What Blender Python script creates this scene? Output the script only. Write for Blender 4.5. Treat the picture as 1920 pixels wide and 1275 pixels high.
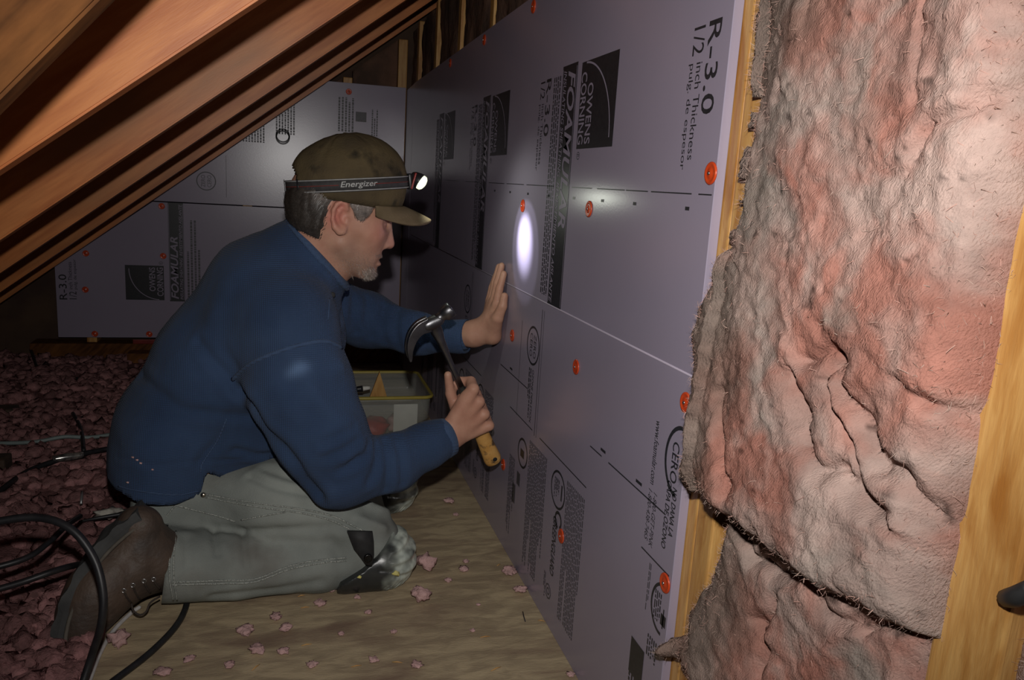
import bpy, bmesh, math, random
import numpy as np
from mathutils import Vector, Matrix
from mathutils.bvhtree import BVHTree

for o in list(bpy.data.objects):
    bpy.data.objects.remove(o)
scene = bpy.context.scene
COL = scene.collection
random.seed(7)
RNG = np.random.default_rng(11)

# ------------------------------------------------------------------ camera
# attic axes: X towards the knee wall on the right, Y along that wall into the attic, Z up; metres
CAM_H = 0.82
FPX, CX, CY = 1464.0, 960.0, 637.5
ROT = np.array([[0.96164967, 0.00457928, 0.2742425],
                [-0.26765, -0.20298, 0.94190],
                [0.05998, -0.97917, -0.19397]])
CAM = np.array([0.0, 0.0, CAM_H])
cam_data = bpy.data.cameras.new('camera')
cam = bpy.data.objects.new('camera', cam_data)
COL.objects.link(cam)
cam_data.sensor_width = 36.0
cam_data.lens = FPX / 1920.0 * 36.0
cam_data.clip_start = 0.02
mm = ROT @ np.diag([1.0, -1.0, -1.0])
u_, s_, vt_ = np.linalg.svd(mm)
mm = u_ @ vt_
cam.matrix_world = Matrix.Translation(CAM) @ Matrix(mm.tolist()).to_4x4()
scene.camera = cam

# ------------------------------------------------------------------ world, flash, exposure
world = bpy.data.worlds.new('attic_dark')
scene.world = world
world.use_nodes = True
world.node_tree.nodes['Background'].inputs[0].default_value = (0.55, 0.6, 0.8, 1)
world.node_tree.nodes['Background'].inputs[1].default_value = 0.0012

fl = bpy.data.lights.new('camera_flash', 'SPOT')     # the photographer's flash, a hand's width above the lens
fl.energy = 43.0
fl.color = (1.0, 0.965, 0.93)
fl.spot_size = math.radians(108)
fl.spot_blend = 1.0
fl.shadow_soft_size = 0.014
flash = bpy.data.objects.new('camera_flash', fl)
COL.objects.link(flash)
up = mm[:, 1]
flash.matrix_world = Matrix.Translation(CAM + up * 0.125) @ Matrix(mm.tolist()).to_4x4()

vs = scene.view_settings
vs.view_transform = 'Standard'
vs.look = 'None'
vs.gamma = 1.0
vs.use_curve_mapping = False
vs.exposure = 0.0
scene.display_settings.display_device = 'sRGB'

# ------------------------------------------------------------------ geometry helpers
WX = 0.477        # room face of the knee-wall boards
BY = 3.4745       # room face of the end-wall boards
ROOF_A, ROOF_B = 1.08, 0.765   # underside of the rafters: Z = A + B*X


def rayd(px, py):
    v = np.array([px - CX, py - CY, FPX])
    return mm @ (v * np.array([1, -1, -1]))


def P(px, py, Y):
    d = rayd(px, py)
    return CAM + d * (Y / d[1])


def FL(px, py, z=0.0):
    d = rayd(px, py)
    return CAM + d * ((z - CAM_H) / d[2])


def WL(px, py, X=WX):
    d = rayd(px, py)
    return CAM + d * (X / d[0])


def vnoise(p, scale, seed=0):
    q = np.asarray(p, np.float64) * scale
    i = np.floor(q).astype(np.int64)
    f = q - i
    f = f * f * (3 - 2 * f)
    out = np.zeros(len(q))
    for dx in (0, 1):
        for dy in (0, 1):
            for dz in (0, 1):
                h = (i[:, 0] + dx) * 374761393 + (i[:, 1] + dy) * 668265263 + (i[:, 2] + dz) * 2147483647 + seed * 974711
                h = (h ^ (h >> 13)) * 1274126177
                h = (h ^ (h >> 16)) & 0xFFFF
                w = (f[:, 0] if dx else 1 - f[:, 0]) * (f[:, 1] if dy else 1 - f[:, 1]) * (f[:, 2] if dz else 1 - f[:, 2])
                out += w * (h / 32767.5 - 1.0)
    return out


def fbm(p, scale, octs=4, seed=0, gain=0.5):
    a, s, o = 1.0, scale, 0
    for k in range(octs):
        o = o + a * vnoise(p, s, seed + k * 17)
        a *= gain
        s *= 2.03
    return o


def props(o, label=None, cat=None, group=None, kind=None):
    for k, v in (('label', label), ('category', cat), ('group', group), ('kind', kind)):
        if v:
            o[k] = v
    return o


def link(o, parent=None):
    COL.objects.link(o)
    if parent is not None:
        o.parent = parent
        o.matrix_parent_inverse = parent_inv(parent)
    return o


def parent_inv(p):
    # meshes are modelled in place (identity); only the empties carry a location
    return Matrix.Translation(-p.location) if p.data is None else Matrix.Identity(4)


def empty(name, loc=(0, 0, 0)):
    o = bpy.data.objects.new(name, None)
    o.empty_display_size = 0.05
    o.location = loc
    COL.objects.link(o)
    return o


def mesh_obj(name, verts, faces, mat, parent=None, smooth=True):
    me = bpy.data.meshes.new(name)
    me.from_pydata([tuple(v) for v in np.asarray(verts, float)], [], [tuple(int(i) for i in f) for f in faces])
    me.materials.append(mat)
    if smooth:
        me.shade_smooth()
    me.update()
    return link(bpy.data.objects.new(name, me), parent)


def quads_obj(name, verts, quads, mat, parent=None, smooth=True):
    verts = np.asarray(verts, np.float32)
    quads = np.asarray(quads, np.int32)
    me = bpy.data.meshes.new(name)
    n = quads.shape[1]
    me.vertices.add(len(verts))
    me.vertices.foreach_set('co', verts.ravel())
    me.loops.add(quads.size)
    me.loops.foreach_set('vertex_index', quads.ravel())
    me.polygons.add(len(quads))
    me.polygons.foreach_set('loop_start', np.arange(0, quads.size, n, dtype=np.int32))
    me.update(calc_edges=True)
    me.validate()
    me.materials.append(mat)
    if smooth:
        me.shade_smooth()
    return link(bpy.data.objects.new(name, me), parent)


def bm_obj(name, bm, mat, parent=None, smooth=False):
    me = bpy.data.meshes.new(name)
    bm.normal_update()
    bm.to_mesh(me)
    bm.free()
    me.materials.append(mat)
    if smooth:
        me.shade_smooth()
    return link(bpy.data.objects.new(name, me), parent)


def box_bm(lo, hi, bevel=0.0, seg=2):
    bm = bmesh.new()
    lo, hi = np.array(lo, float), np.array(hi, float)
    bmesh.ops.create_cube(bm, size=1.0)
    for v in bm.verts:
        v.co = Vector((lo + hi) / 2 + np.array(v.co) * (hi - lo))
    if bevel:
        bmesh.ops.bevel(bm, geom=list(bm.edges), offset=bevel, segments=seg, affect='EDGES', profile=0.6)
    return bm


def box(name, lo, hi, mat, parent=None, bevel=0.002):
    return bm_obj(name, box_bm(lo, hi, bevel), mat, parent)


def frames(pts):
    pts = np.asarray(pts, float)
    t = np.gradient(pts, axis=0)
    t /= np.linalg.norm(t, axis=1)[:, None] + 1e-12
    ref = np.array([0, 0, 1.0]) if abs(t[0][2]) < 0.9 else np.array([0, 1.0, 0])
    n = np.cross(ref, t[0])
    n /= np.linalg.norm(n)
    N = [n]
    for k in range(1, len(pts)):
        n = N[-1] - t[k] * (N[-1] @ t[k])
        n /= np.linalg.norm(n) + 1e-12
        N.append(n)
    N = np.array(N)
    return t, N, np.cross(t, N)


def tube_data(pts, r, seg=8, cap=True, flat=1.0):
    pts = np.asarray(pts, float)
    r = np.full(len(pts), r) if np.isscalar(r) else np.interp(np.linspace(0, 1, len(pts)), np.linspace(0, 1, len(r)), np.asarray(r, float))
    t, n, b = frames(pts)
    vs_, fs = [], []
    for k in range(len(pts)):
        for s in range(seg):
            a = 2 * math.pi * s / seg
            vs_.append(pts[k] + r[k] * (math.cos(a) * n[k] + flat * math.sin(a) * b[k]))
    for k in range(len(pts) - 1):
        for s in range(seg):
            s2 = (s + 1) % seg
            fs.append((k * seg + s, k * seg + s2, (k + 1) * seg + s2, (k + 1) * seg + s))
    if cap:
        fs.append(tuple(range(seg - 1, -1, -1)))
        o = (len(pts) - 1) * seg
        fs.append(tuple(o + s for s in range(seg)))
    return vs_, fs


def spline(pts, n=40):
    pts = np.asarray(pts, float)
    if len(pts) < 3:
        return np.array([pts[0] + (pts[-1] - pts[0]) * k / (n - 1) for k in range(n)])
    pp = np.vstack([2 * pts[0] - pts[1], pts, 2 * pts[-1] - pts[-2]])
    out = []
    m = len(pts) - 1
    for k in range(n):
        u = k / (n - 1) * m
        i = min(int(u), m - 1)
        t = u - i
        p0, p1, p2, p3 = pp[i], pp[i + 1], pp[i + 2], pp[i + 3]
        out.append(0.5 * ((2 * p1) + (-p0 + p2) * t + (2 * p0 - 5 * p1 + 4 * p2 - p3) * t * t + (-p0 + 3 * p1 - 3 * p2 + p3) * t ** 3))
    return np.array(out)


def tube(name, pts, r, mat, parent=None, seg=8, n=None, flat=1.0):
    if n:
        pts = spline(pts, n)
    v, f = tube_data(pts, r, seg, True, flat)
    return mesh_obj(name, v, f, mat, parent)


def join_data(lst):
    V, F, o = [], [], 0
    for v, f in lst:
        V += list(v)
        F += [tuple(i + o for i in q) for q in f]
        o += len(v)
    return V, F


def lathe_data(prof, c, axis, seg=20):
    axis = np.asarray(axis, float)
    axis /= np.linalg.norm(axis)
    ref = np.array([0, 0, 1.0]) if abs(axis[2]) < 0.9 else np.array([1.0, 0, 0])
    n = np.cross(ref, axis)
    n /= np.linalg.norm(n)
    b = np.cross(axis, n)
    V, F = [], []
    for (r, h) in prof:
        for s in range(seg):
            a = 2 * math.pi * s / seg
            V.append(np.asarray(c) + axis * h + r * (math.cos(a) * n + math.sin(a) * b))
    for k in range(len(prof) - 1):
        for s in range(seg):
            s2 = (s + 1) % seg
            F.append((k * seg + s, k * seg + s2, (k + 1) * seg + s2, (k + 1) * seg + s))
    F.append(tuple(range(seg - 1, -1, -1)))
    o = (len(prof) - 1) * seg
    F.append(tuple(o + s for s in range(seg)))
    return V, F


# ------------------------------------------------------------------ implicit surfaces (organic shapes)
def rc(a, b, ra, rb, k=0.01, n=None, fl=1.0):
    """tapered capsule from a to b; fl widens it along n"""
    a, b = np.asarray(a, np.float32), np.asarray(b, np.float32)
    return ('rc', a, b, float(ra), float(rb), k, None if n is None else np.asarray(n, np.float32), fl)


def el(c, r, ax=None, k=0.01):
    ax = np.eye(3) if ax is None else np.asarray(ax)
    return ('el', np.asarray(c, np.float32), np.asarray(r, np.float32), ax.astype(np.float32), k)


def prim(p, G):
    if p[0] == 'rc':
        _, a, b, ra, rb, k, n, flt = p
        ab = b - a
        d = G - a
        t = np.clip((d @ ab) / max(float(ab @ ab), 1e-9), 0, 1)
        q = d - t[:, None] * ab
        if n is not None:
            q = q + (q @ n)[:, None] * n * (1.0 / flt - 1.0)
        return np.sqrt((q * q).sum(1)) - (ra + (rb - ra) * t)
    _, c, r, ax, k = p
    q = (G - c) @ ax.T
    k0 = np.sqrt(((q / r) ** 2).sum(1))
    k1 = np.sqrt(((q / (r * r)) ** 2).sum(1)) + 1e-9
    return k0 * (k0 - 1.0) / k1


def sdf(prims, G, cuts=()):
    d = None
    for p in prims:
        k = p[5] if p[0] == 'rc' else p[4]
        e = prim(p, G)
        if d is None:
            d = e
        else:
            h = np.clip(0.5 + 0.5 * (d - e) / k, 0, 1)
            d = d + (e - d) * h - k * h * (1 - h)
    for p in cuts:
        k = p[5] if p[0] == 'rc' else p[4]
        e = -prim(p, G)
        h = np.clip(0.5 - 0.5 * (d - e) / k, 0, 1)
        d = d + (e - d) * h + k * h * (1 - h)
    return d


def surf(prims, h, cuts=(), extra=None, pad=0.02):
    lo, hi = [], []
    for p in prims:
        if p[0] == 'rc':
            m = max(p[3], p[4]) * max(1.0, p[7])
            lo.append(np.minimum(p[1], p[2]) - m)
            hi.append(np.maximum(p[1], p[2]) + m)
        else:
            m = p[2].max()
            lo.append(p[1] - m)
            hi.append(p[1] + m)
    lo = np.min(lo, 0) - pad
    hi = np.max(hi, 0) + pad
    n = np.ceil((hi - lo) / h).astype(int) + 1
    ax = [lo[i] + h * np.arange(n[i]) for i in range(3)]
    G = np.stack(np.meshgrid(*ax, indexing='ij'), -1).reshape(-1, 3).astype(np.float32)
    D = np.empty(len(G), np.float32)
    for s in range(0, len(G), 400000):
        g = G[s:s + 400000]
        d = sdf(prims, g, cuts)
        if extra is not None:
            d = extra(g, d)
        D[s:s + 400000] = d
    return surfnet(D.reshape(n), lo, h)


def surfnet(D, lo, h):
    ins = D < 0
    nx, ny, nz = D.shape
    c = np.zeros((nx - 1, ny - 1, nz - 1), np.int8)
    for dx in (0, 1):
        for dy in (0, 1):
            for dz in (0, 1):
                c += ins[dx:nx - 1 + dx, dy:ny - 1 + dy, dz:nz - 1 + dz]
    act = (c > 0) & (c < 8)
    idx = np.argwhere(act)
    vid = np.full(act.shape, -1, np.int64)
    vid[act] = np.arange(len(idx))
    acc = np.zeros((len(idx), 3))
    cnt = np.zeros(len(idx))
    cor = [(0, 0, 0), (1, 0, 0), (0, 1, 0), (1, 1, 0), (0, 0, 1), (1, 0, 1), (0, 1, 1), (1, 1, 1)]
    val = [D[idx[:, 0] + a, idx[:, 1] + b, idx[:, 2] + e] for a, b, e in cor]
    for i in range(8):
        for j in range(i + 1, 8):
            df = np.abs(np.array(cor[i]) - np.array(cor[j]))
            if df.sum() != 1:
                continue
            a, b = val[i], val[j]
            m = (a < 0) != (b < 0)
            t = np.where(m, a / np.where(m, a - b, 1), 0)
            p = np.array(cor[i]) + t[:, None] * (np.array(cor[j]) - np.array(cor[i]))
            acc[m] += p[m]
            cnt[m] += 1
    V = lo + h * (idx + acc / cnt[:, None])
    Q = []
    for axis in range(3):
        s0 = [slice(None)] * 3
        s1 = [slice(None)] * 3
        s0[axis] = slice(0, -1)
        s1[axis] = slice(1, None)
        A, B = ins[tuple(s0)], ins[tuple(s1)]
        e = np.argwhere(A != B)
        o1, o2 = [(1, 2), (2, 0), (0, 1)][axis]
        ok = (e[:, o1] > 0) & (e[:, o2] > 0) & (e[:, o1] < D.shape[o1] - 1) & (e[:, o2] < D.shape[o2] - 1)
        e = e[ok]
        flip = A[e[:, 0], e[:, 1], e[:, 2]]

        def g(d1, d2):
            q = e.copy()
            q[:, o1] -= d1
            q[:, o2] -= d2
            return vid[q[:, 0], q[:, 1], q[:, 2]]
        q = np.stack([g(1, 1), g(0, 1), g(0, 0), g(1, 0)], 1)
        q[~flip] = q[~flip][:, ::-1]
        Q.append(q)
    return V, np.concatenate(Q)


def vnormals(V, Q):
    n = np.cross(V[Q[:, 2]] - V[Q[:, 0]], V[Q[:, 3]] - V[Q[:, 1]])
    N = np.zeros_like(V)
    for k in range(4):
        np.add.at(N, Q[:, k], n)
    return N / (np.linalg.norm(N, axis=1)[:, None] + 1e-12)


def relax(V, Q, it=2, w=0.5):
    for _ in range(it):
        S = np.zeros_like(V)
        c = np.zeros(len(V))
        for a, b in ((0, 1), (1, 2), (2, 3), (3, 0)):
            np.add.at(S, Q[:, a], V[Q[:, b]])
            np.add.at(S, Q[:, b], V[Q[:, a]])
            np.add.at(c, Q[:, a], 1)
            np.add.at(c, Q[:, b], 1)
        V = V + w * (S / np.maximum(c, 1)[:, None] - V)
    return V


def keep_faces(V, Q, mask):
    Q = Q[mask[Q].all(1)]
    used = np.unique(Q)
    m = np.full(len(V), -1)
    m[used] = np.arange(len(used))
    return V[used], m[Q]


def seg_dist(V, a, b):
    ab = b - a
    t = np.clip(((V - a) @ ab) / (ab @ ab + 1e-12), 0, 1)
    return np.linalg.norm(V - a - t[:, None] * ab, axis=1)


def project(V):
    c = (np.asarray(V) - CAM) @ mm
    return np.stack([CX - FPX * c[:, 0] / c[:, 2], CY + FPX * c[:, 1] / c[:, 2]], 1)


def boundary(Q):
    E_ = np.concatenate([Q[:, [0, 1]], Q[:, [1, 2]], Q[:, [2, 3]], Q[:, [3, 0]]])
    k = np.sort(E_, 1)
    u, c = np.unique(k, axis=0, return_counts=True)
    return np.unique(u[c == 1])


def snap_plane(V, B, c, n, r, tol=0.014):
    d = (V[B] - c) @ n
    m = (np.abs(d) < tol) & (np.linalg.norm(V[B] - c, axis=1) < r)
    V[B[m]] -= d[m][:, None] * n
    return V


def poly_path(pts, n=12):
    return spline(pts, n)


def color_attr(o, cols):
    me = o.data
    at = me.color_attributes.new('tint', 'FLOAT_COLOR', 'POINT')
    c = np.ones((len(me.vertices), 4), np.float32)
    c[:, :3] = cols
    at.data.foreach_set('color', c.ravel())


# ------------------------------------------------------------------ materials
def mat(name, c1, c2=None, scale=12.0, rough=0.6, bump=0.0, bscale=None, spec=0.5, metal=0.0, stretch=(1, 1, 1),
        detail=6.0, lo=0.35, hi=0.65, c3=None, scale3=3.0, lo3=0.5, hi3=0.7, attr=False, sheen=0.0, rough2=None, coat=0.0,
        bstretch=None, rot=(0, 0, 0), sss=0.0, dist=0.0):
    m = bpy.data.materials.new(name)
    m.use_nodes = True
    nt = m.node_tree
    bs = nt.nodes['Principled BSDF']
    L = nt.links.new
    bs.inputs['Roughness'].default_value = rough
    bs.inputs['Specular IOR Level'].default_value = spec
    bs.inputs['Metallic'].default_value = metal
    bs.inputs['Coat Weight'].default_value = coat
    if sheen:
        bs.inputs['Sheen Weight'].default_value = sheen
        bs.inputs['Sheen Roughness'].default_value = 0.5
    if sss:
        bs.inputs['Subsurface Weight'].default_value = sss
        bs.inputs['Subsurface Radius'].default_value = (0.008, 0.003, 0.0015)
        bs.inputs['Subsurface Scale'].default_value = 1.0
    tc = nt.nodes.new('ShaderNodeTexCoord')

    def noise(sc, st, det):
        mp = nt.nodes.new('ShaderNodeMapping')
        mp.vector_type = 'TEXTURE'                 # rotate first, then stretch
        mp.inputs['Scale'].default_value = tuple(1.0 / v for v in st)
        mp.inputs['Rotation'].default_value = rot
        L(tc.outputs['Object'], mp.inputs[0])
        nz = nt.nodes.new('ShaderNodeTexNoise')
        nz.inputs['Scale'].default_value = sc
        nz.inputs['Detail'].default_value = det
        nz.inputs['Distortion'].default_value = dist
        L(mp.outputs[0], nz.inputs['Vector'])
        return nz

    def ramp(src, p0, p1, a, b):
        r = nt.nodes.new('ShaderNodeValToRGB')
        r.color_ramp.elements[0].position = p0
        r.color_ramp.elements[1].position = p1
        r.color_ramp.elements[0].color = (*a, 1)
        r.color_ramp.elements[1].color = (*b, 1)
        L(src, r.inputs[0])
        return r
    col = None
    if c2 is not None:
        nz = noise(scale, stretch, detail)
        col = ramp(nz.outputs['Fac'], lo, hi, c1, c2).outputs[0]
        if rough2 is not None:
            rr = ramp(nz.outputs['Fac'], lo, hi, (rough,) * 3, (rough2,) * 3)
            L(rr.outputs[0], bs.inputs['Roughness'])
    if c3 is not None:
        n3 = noise(scale3, stretch if bstretch is None else bstretch, 5.0)
        f3 = ramp(n3.outputs['Fac'], lo3, hi3, (0, 0, 0), (1, 1, 1))
        mx = nt.nodes.new('ShaderNodeMix')
        mx.data_type = 'RGBA'
        L(f3.outputs[0], mx.inputs[0])
        if col is not None:
            L(col, mx.inputs[6])
        else:
            mx.inputs[6].default_value = (*c1, 1)
        mx.inputs[7].default_value = (*c3, 1)
        col = mx.outputs[2]
    if attr:
        at = nt.nodes.new('ShaderNodeAttribute')
        at.attribute_name = 'tint'
        mx = nt.nodes.new('ShaderNodeMix')
        mx.data_type = 'RGBA'
        mx.blend_type = 'MULTIPLY'
        mx.inputs[0].default_value = 1.0
        if col is not None:
            L(col, mx.inputs[6])
        else:
            mx.inputs[6].default_value = (*c1, 1)
        L(at.outputs['Color'], mx.inputs[7])
        col = mx.outputs[2]
    if col is not None:
        L(col, bs.inputs['Base Color'])
    else:
        bs.inputs['Base Color'].default_value = (*c1, 1)
    if bump:
        nb = noise(bscale or scale * 3, stretch, 4.0)
        bp = nt.nodes.new('ShaderNodeBump')
        bp.inputs['Strength'].default_value = bump
        bp.inputs['Distance'].default_value = 0.004
        L(nb.outputs['Fac'], bp.inputs['Height'])
        L(bp.outputs[0], bs.inputs['Normal'])
    return m


def knit_bump(m, sx, sz, strength, dist=0.0015):
    nt = m.node_tree
    bs = nt.nodes['Principled BSDF']
    tc = nt.nodes.new('ShaderNodeTexCoord')
    outs = []
    for ax, sc in (('Z', sz), ('X', sx)):
        wv = nt.nodes.new('ShaderNodeTexWave')
        wv.bands_direction = ax
        wv.inputs['Scale'].default_value = sc
        wv.inputs['Distortion'].default_value = 1.0
        wv.inputs['Detail'].default_value = 1.0
        nt.links.new(tc.outputs['Object'], wv.inputs[0])
        outs.append(wv.outputs['Fac'])
    ad = nt.nodes.new('ShaderNodeMath')
    ad.operation = 'ADD'
    nt.links.new(outs[0], ad.inputs[0])
    nt.links.new(outs[1], ad.inputs[1])
    bp = nt.nodes.new('ShaderNodeBump')
    bp.inputs['Strength'].default_value = strength
    bp.inputs['Distance'].default_value = dist
    nt.links.new(ad.outputs[0], bp.inputs['Height'])
    nt.links.new(bp.outputs[0], bs.inputs['Normal'])
    return m


MT = {}
MT['rafter'] = mat('rafter_wood', (0.72, 0.26, 0.075), (0.55, 0.17, 0.045), 9, 0.45, 0.04, 60, stretch=(1.0, 8, 8), rot=(0, -0.653, 0),
                   c3=(0.42, 0.18, 0.065), scale3=2.4, lo3=0.46, hi3=0.72, bstretch=(0.9, 3, 3))
MT['stud'] = mat('stud_wood', (0.62, 0.36, 0.12), (0.50, 0.25, 0.07), 14, 0.42, 0.15, 50, stretch=(9, 9, 1.1), dist=0.6,
                 c3=(0.36, 0.145, 0.028), scale3=9.0, lo3=0.50, hi3=0.66, bstretch=(3, 3, 0.7))
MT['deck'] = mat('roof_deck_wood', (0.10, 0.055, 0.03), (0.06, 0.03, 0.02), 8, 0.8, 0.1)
MT['ply'] = mat('subfloor_board', (0.50, 0.395, 0.245), (0.34, 0.262, 0.165), 16, 0.62, 0.3, 120, stretch=(0.8, 2.6, 1), detail=12, lo=0.38, hi=0.60,
                c3=(0.23, 0.155, 0.105), scale3=4.5, lo3=0.50, hi3=0.70, dist=0.8)
MT['foam'] = mat('lilac_foam', (0.345, 0.30, 0.385), (0.32, 0.28, 0.36), 3, 0.25, 0.02, 260, spec=0.6)
MT['foam_cut'] = mat('lilac_foam_cut_edge', (0.60, 0.50, 0.64), (0.55, 0.46, 0.60), 30, 0.7, 0.1, 200)
MT['ink'] = mat('print_ink', (0.018, 0.018, 0.022), (0.028, 0.028, 0.032), 200, 0.4)
MT['ink_grey'] = mat('print_ink_grey', (0.06, 0.055, 0.065), (0.08, 0.075, 0.085), 200, 0.45)
MT['orange'] = mat('orange_plastic', (0.62, 0.07, 0.015), (0.52, 0.05, 0.012), 60, 0.32)
MT['nail'] = mat('nail_steel', (0.6, 0.6, 0.6), (0.45, 0.45, 0.45), 300, 0.3, metal=1.0)
MT['batt'] = mat('pink_fibreglass', (0.90, 0.90, 0.90), (1.0, 1.0, 1.0), 110, 0.95, 0.6, 420, spec=0.03, stretch=(1, 1.6, 0.7), attr=True, detail=9, lo=0.3, hi=0.7, rot=(0.5, 0, 0))
MT['fibre'] = mat('glass_fibre_strands', (0.52, 0.29, 0.235), (0.40, 0.31, 0.26), 30, 0.9, spec=0.1)
MT['brown_batt'] = mat('old_brown_insulation', (0.20, 0.11, 0.075), (0.10, 0.065, 0.05), 9, 0.95, 0.8, 60, spec=0.05)
MT['loose'] = mat('loose_pink_insulation', (0.43, 0.215, 0.21), (0.26, 0.135, 0.13), 60, 0.95, 0.9, 260, spec=0.05, attr=True)
MT['fluff'] = mat('pink_tuft', (0.60, 0.385, 0.365), (0.48, 0.30, 0.285), 40, 0.95, 0.8, 200, spec=0.05)
# ================================================================== the setting
flo = box('floor', (-0.315, 0.25, -0.018), (WX + 0.10, 3.60, 0.0), MT['ply'], bevel=0.0015)
props(flo, 'worn brown plywood subfloor strip along the knee wall', kind='structure')
under = box('floor', (-2.4, 0.2, -0.10), (0.62, 4.6, -0.03), MT['deck'], bevel=0.0)
props(under, 'dark attic floor under the loose insulation', kind='structure')

# roof deck above the rafters
def roof_z(x):
    return ROOF_A + ROOF_B * x
RN = np.array([-ROOF_B, 0, 1.0]) / math.hypot(ROOF_B, 1)       # across the rafters, upwards
RD = np.array([1.0, 0, ROOF_B]) / math.hypot(ROOF_B, 1)        # up the slope
RAFT_D = 0.185


def slope_beam(name, y0, y1, x0, x1, d0, d1, m, parent=None, bevel=0.003):
    bm = bmesh.new()
    bmesh.ops.create_cube(bm, size=1.0)
    for v in bm.verts:
        x = x0 if v.co.x < 0 else x1
        y = y0 if v.co.y < 0 else y1
        d = d0 if v.co.z < 0 else d1
        v.co = Vector(np.array([x, y, roof_z(x)]) + RN * d)
    if bevel:
        bmesh.ops.bevel(bm, geom=list(bm.edges), offset=bevel, segments=2, affect='EDGES')
    return bm_obj(name, bm, m, parent)


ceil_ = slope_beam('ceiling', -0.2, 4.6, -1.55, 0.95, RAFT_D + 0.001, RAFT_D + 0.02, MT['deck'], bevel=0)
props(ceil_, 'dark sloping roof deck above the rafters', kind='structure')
for i, y in enumerate((1.19, 1.80, 2.385, 2.95, 3.42)):
    r = slope_beam('rafter', y, y + 0.04, -1.5, 0.9, 0.0, RAFT_D, MT['rafter'], ceil_)
# steeper brace board close to the camera, top left corner
a0, a1 = P(-470, 655, 0.80), P(345, -160, 0.80)
dv = (a1 - a0) / np.linalg.norm(a1 - a0)
nv = np.array([-dv[2], 0, dv[0]])
bm = bmesh.new()
bmesh.ops.create_cube(bm, size=1.0)
for v in bm.verts:
    b_ = a0 if v.co.x < 0 else a1
    v.co = Vector(b_ + nv * (0.0 if v.co.z < 0 else 0.19) + np.array([0, 0.038 if v.co.y > 0 else 0, 0]))
bmesh.ops.bevel(bm, geom=list(bm.edges), offset=0.003, segments=2, affect='EDGES')
MT['brace'] = mat('brace_wood', (0.17, 0.066, 0.022), (0.075, 0.030, 0.012), 10, 0.85, 0.05, 60, spec=0.1, stretch=(1.5, 8, 8), rot=(0, -0.8, 0),
                  c3=(0.24, 0.10, 0.03), scale3=5, lo3=0.5, hi3=0.8, bstretch=(1, 1, 1))
o = bm_obj('brace', bm, MT['brace'], ceil_)
o['label'] = 'steep dark stained brace board near the top left corner'

# ---- knee wall (right): sheathing behind, studs as pieces
SX0, SX1 = WX + 0.0135, WX + 0.105
wr = box('wall_right', (SX1 + 0.001, 0.05, 0.0), (SX1 + 0.02, 3.60, 1.43), MT['deck'], bevel=0)
props(wr, 'knee wall framing along the right side', kind='structure')
STUDS = [0.386, 0.774, 0.8125, 1.215, 1.622, 2.03, 2.44, 2.85, 3.26]
for y in STUDS:
    w_ = 0.060 if y < 0.5 else 0.038
    o = box('stud', (SX0, y, 0.0), (SX1, y + w_, 1.435), MT['stud'], wr, 0.003)

# ---- end wall (back)
wb = box('wall_back', (-1.5, BY + 0.115, 0.0), (0.70, BY + 0.135, 1.62), MT['deck'], bevel=0)
props(wb, 'end wall framing at the far end of the attic', kind='structure')
for x in (-0.80, -0.19, 0.212, 0.44):
    box('stud', (x, BY + 0.014, 0.0), (x + 0.038, BY + 0.10, roof_z(x) - 0.02), MT['stud'], wb, 0.003)
box('bottom_plate', (-1.0, BY - 0.02, 0.0), (0.476, BY + 0.08, 0.085), MT['brace'], wb, 0.003)
box('floor_block', (-0.62, BY - 0.16, 0.0), (-0.30, BY - 0.09, 0.075), MT['brace'], wb, 0.003)


# ================================================================== foam boards with their print
def slab_poly(name, pts, origin, ux, uy, un, th, m, parent=None, bevel=0.0008):
    """polygon pts (u,v) extruded by th away from un"""
    bm = bmesh.new()
    vs_ = [bm.verts.new(Vector(origin + u * ux + v * uy)) for u, v in pts]
    f = bm.faces.new(vs_)
    r = bmesh.ops.extrude_face_region(bm, geom=[f])
    for g in r['geom']:
        if isinstance(g, bmesh.types.BMVert):
            g.co += Vector(-un * th)
    bmesh.ops.recalc_face_normals(bm, faces=bm.faces)
    if bevel:
        bmesh.ops.bevel(bm, geom=list(bm.edges), offset=bevel, segments=1, affect='EDGES')
    return bm_obj(name, bm, m, parent)


class Sheet:
    """print frame on a board: u runs along the reading direction, v is up in the lettering"""

    def __init__(self, org, ux, uy, un):
        self.o, self.ux, self.uy, self.un = (np.asarray(a, float) for a in (org, ux, uy, un))

    def p(self, u, v, lift=0.0004):
        return self.o + u * self.ux + v * self.uy + lift * self.un


def text_data(body, shear=0.0, bold=0.0):
    cu = bpy.data.curves.new('t', 'FONT')
    cu.body = body
    cu.shear = shear
    cu.offset = bold
    cu.resolution_u = 3
    ob = bpy.data.objects.new('t', cu)
    COL.objects.link(ob)
    dg = bpy.context.evaluated_depsgraph_get()
    me = ob.evaluated_get(dg).to_mesh()
    V = np.array([v.co[:] for v in me.vertices])
    F = [tuple(p.vertices) for p in me.polygons]
    ob.to_mesh_clear()
    bpy.data.objects.remove(ob)
    bpy.data.curves.remove(cu)
    V -= V.min(0)
    mx = V.max(0)
    return V, F, mx


TCACHE = {}


def text_uv(body, u0, u1, v0, v1, shear=0.0, bold=0.0):
    key = (body, shear, bold)
    if key not in TCACHE:
        TCACHE[key] = text_data(body, shear, bold)
    V, F, mx = TCACHE[key]
    return np.stack([u0 + V[:, 0] / mx[0] * (u1 - u0), v0 + V[:, 1] / mx[1] * (v1 - v0)], 1), F


def put(name, sh, uv, F, m, parent, lift=0.0004):
    V = [sh.p(u, v, lift) for u, v in uv]
    return mesh_obj(name, V, F, m, parent, smooth=False)


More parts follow.
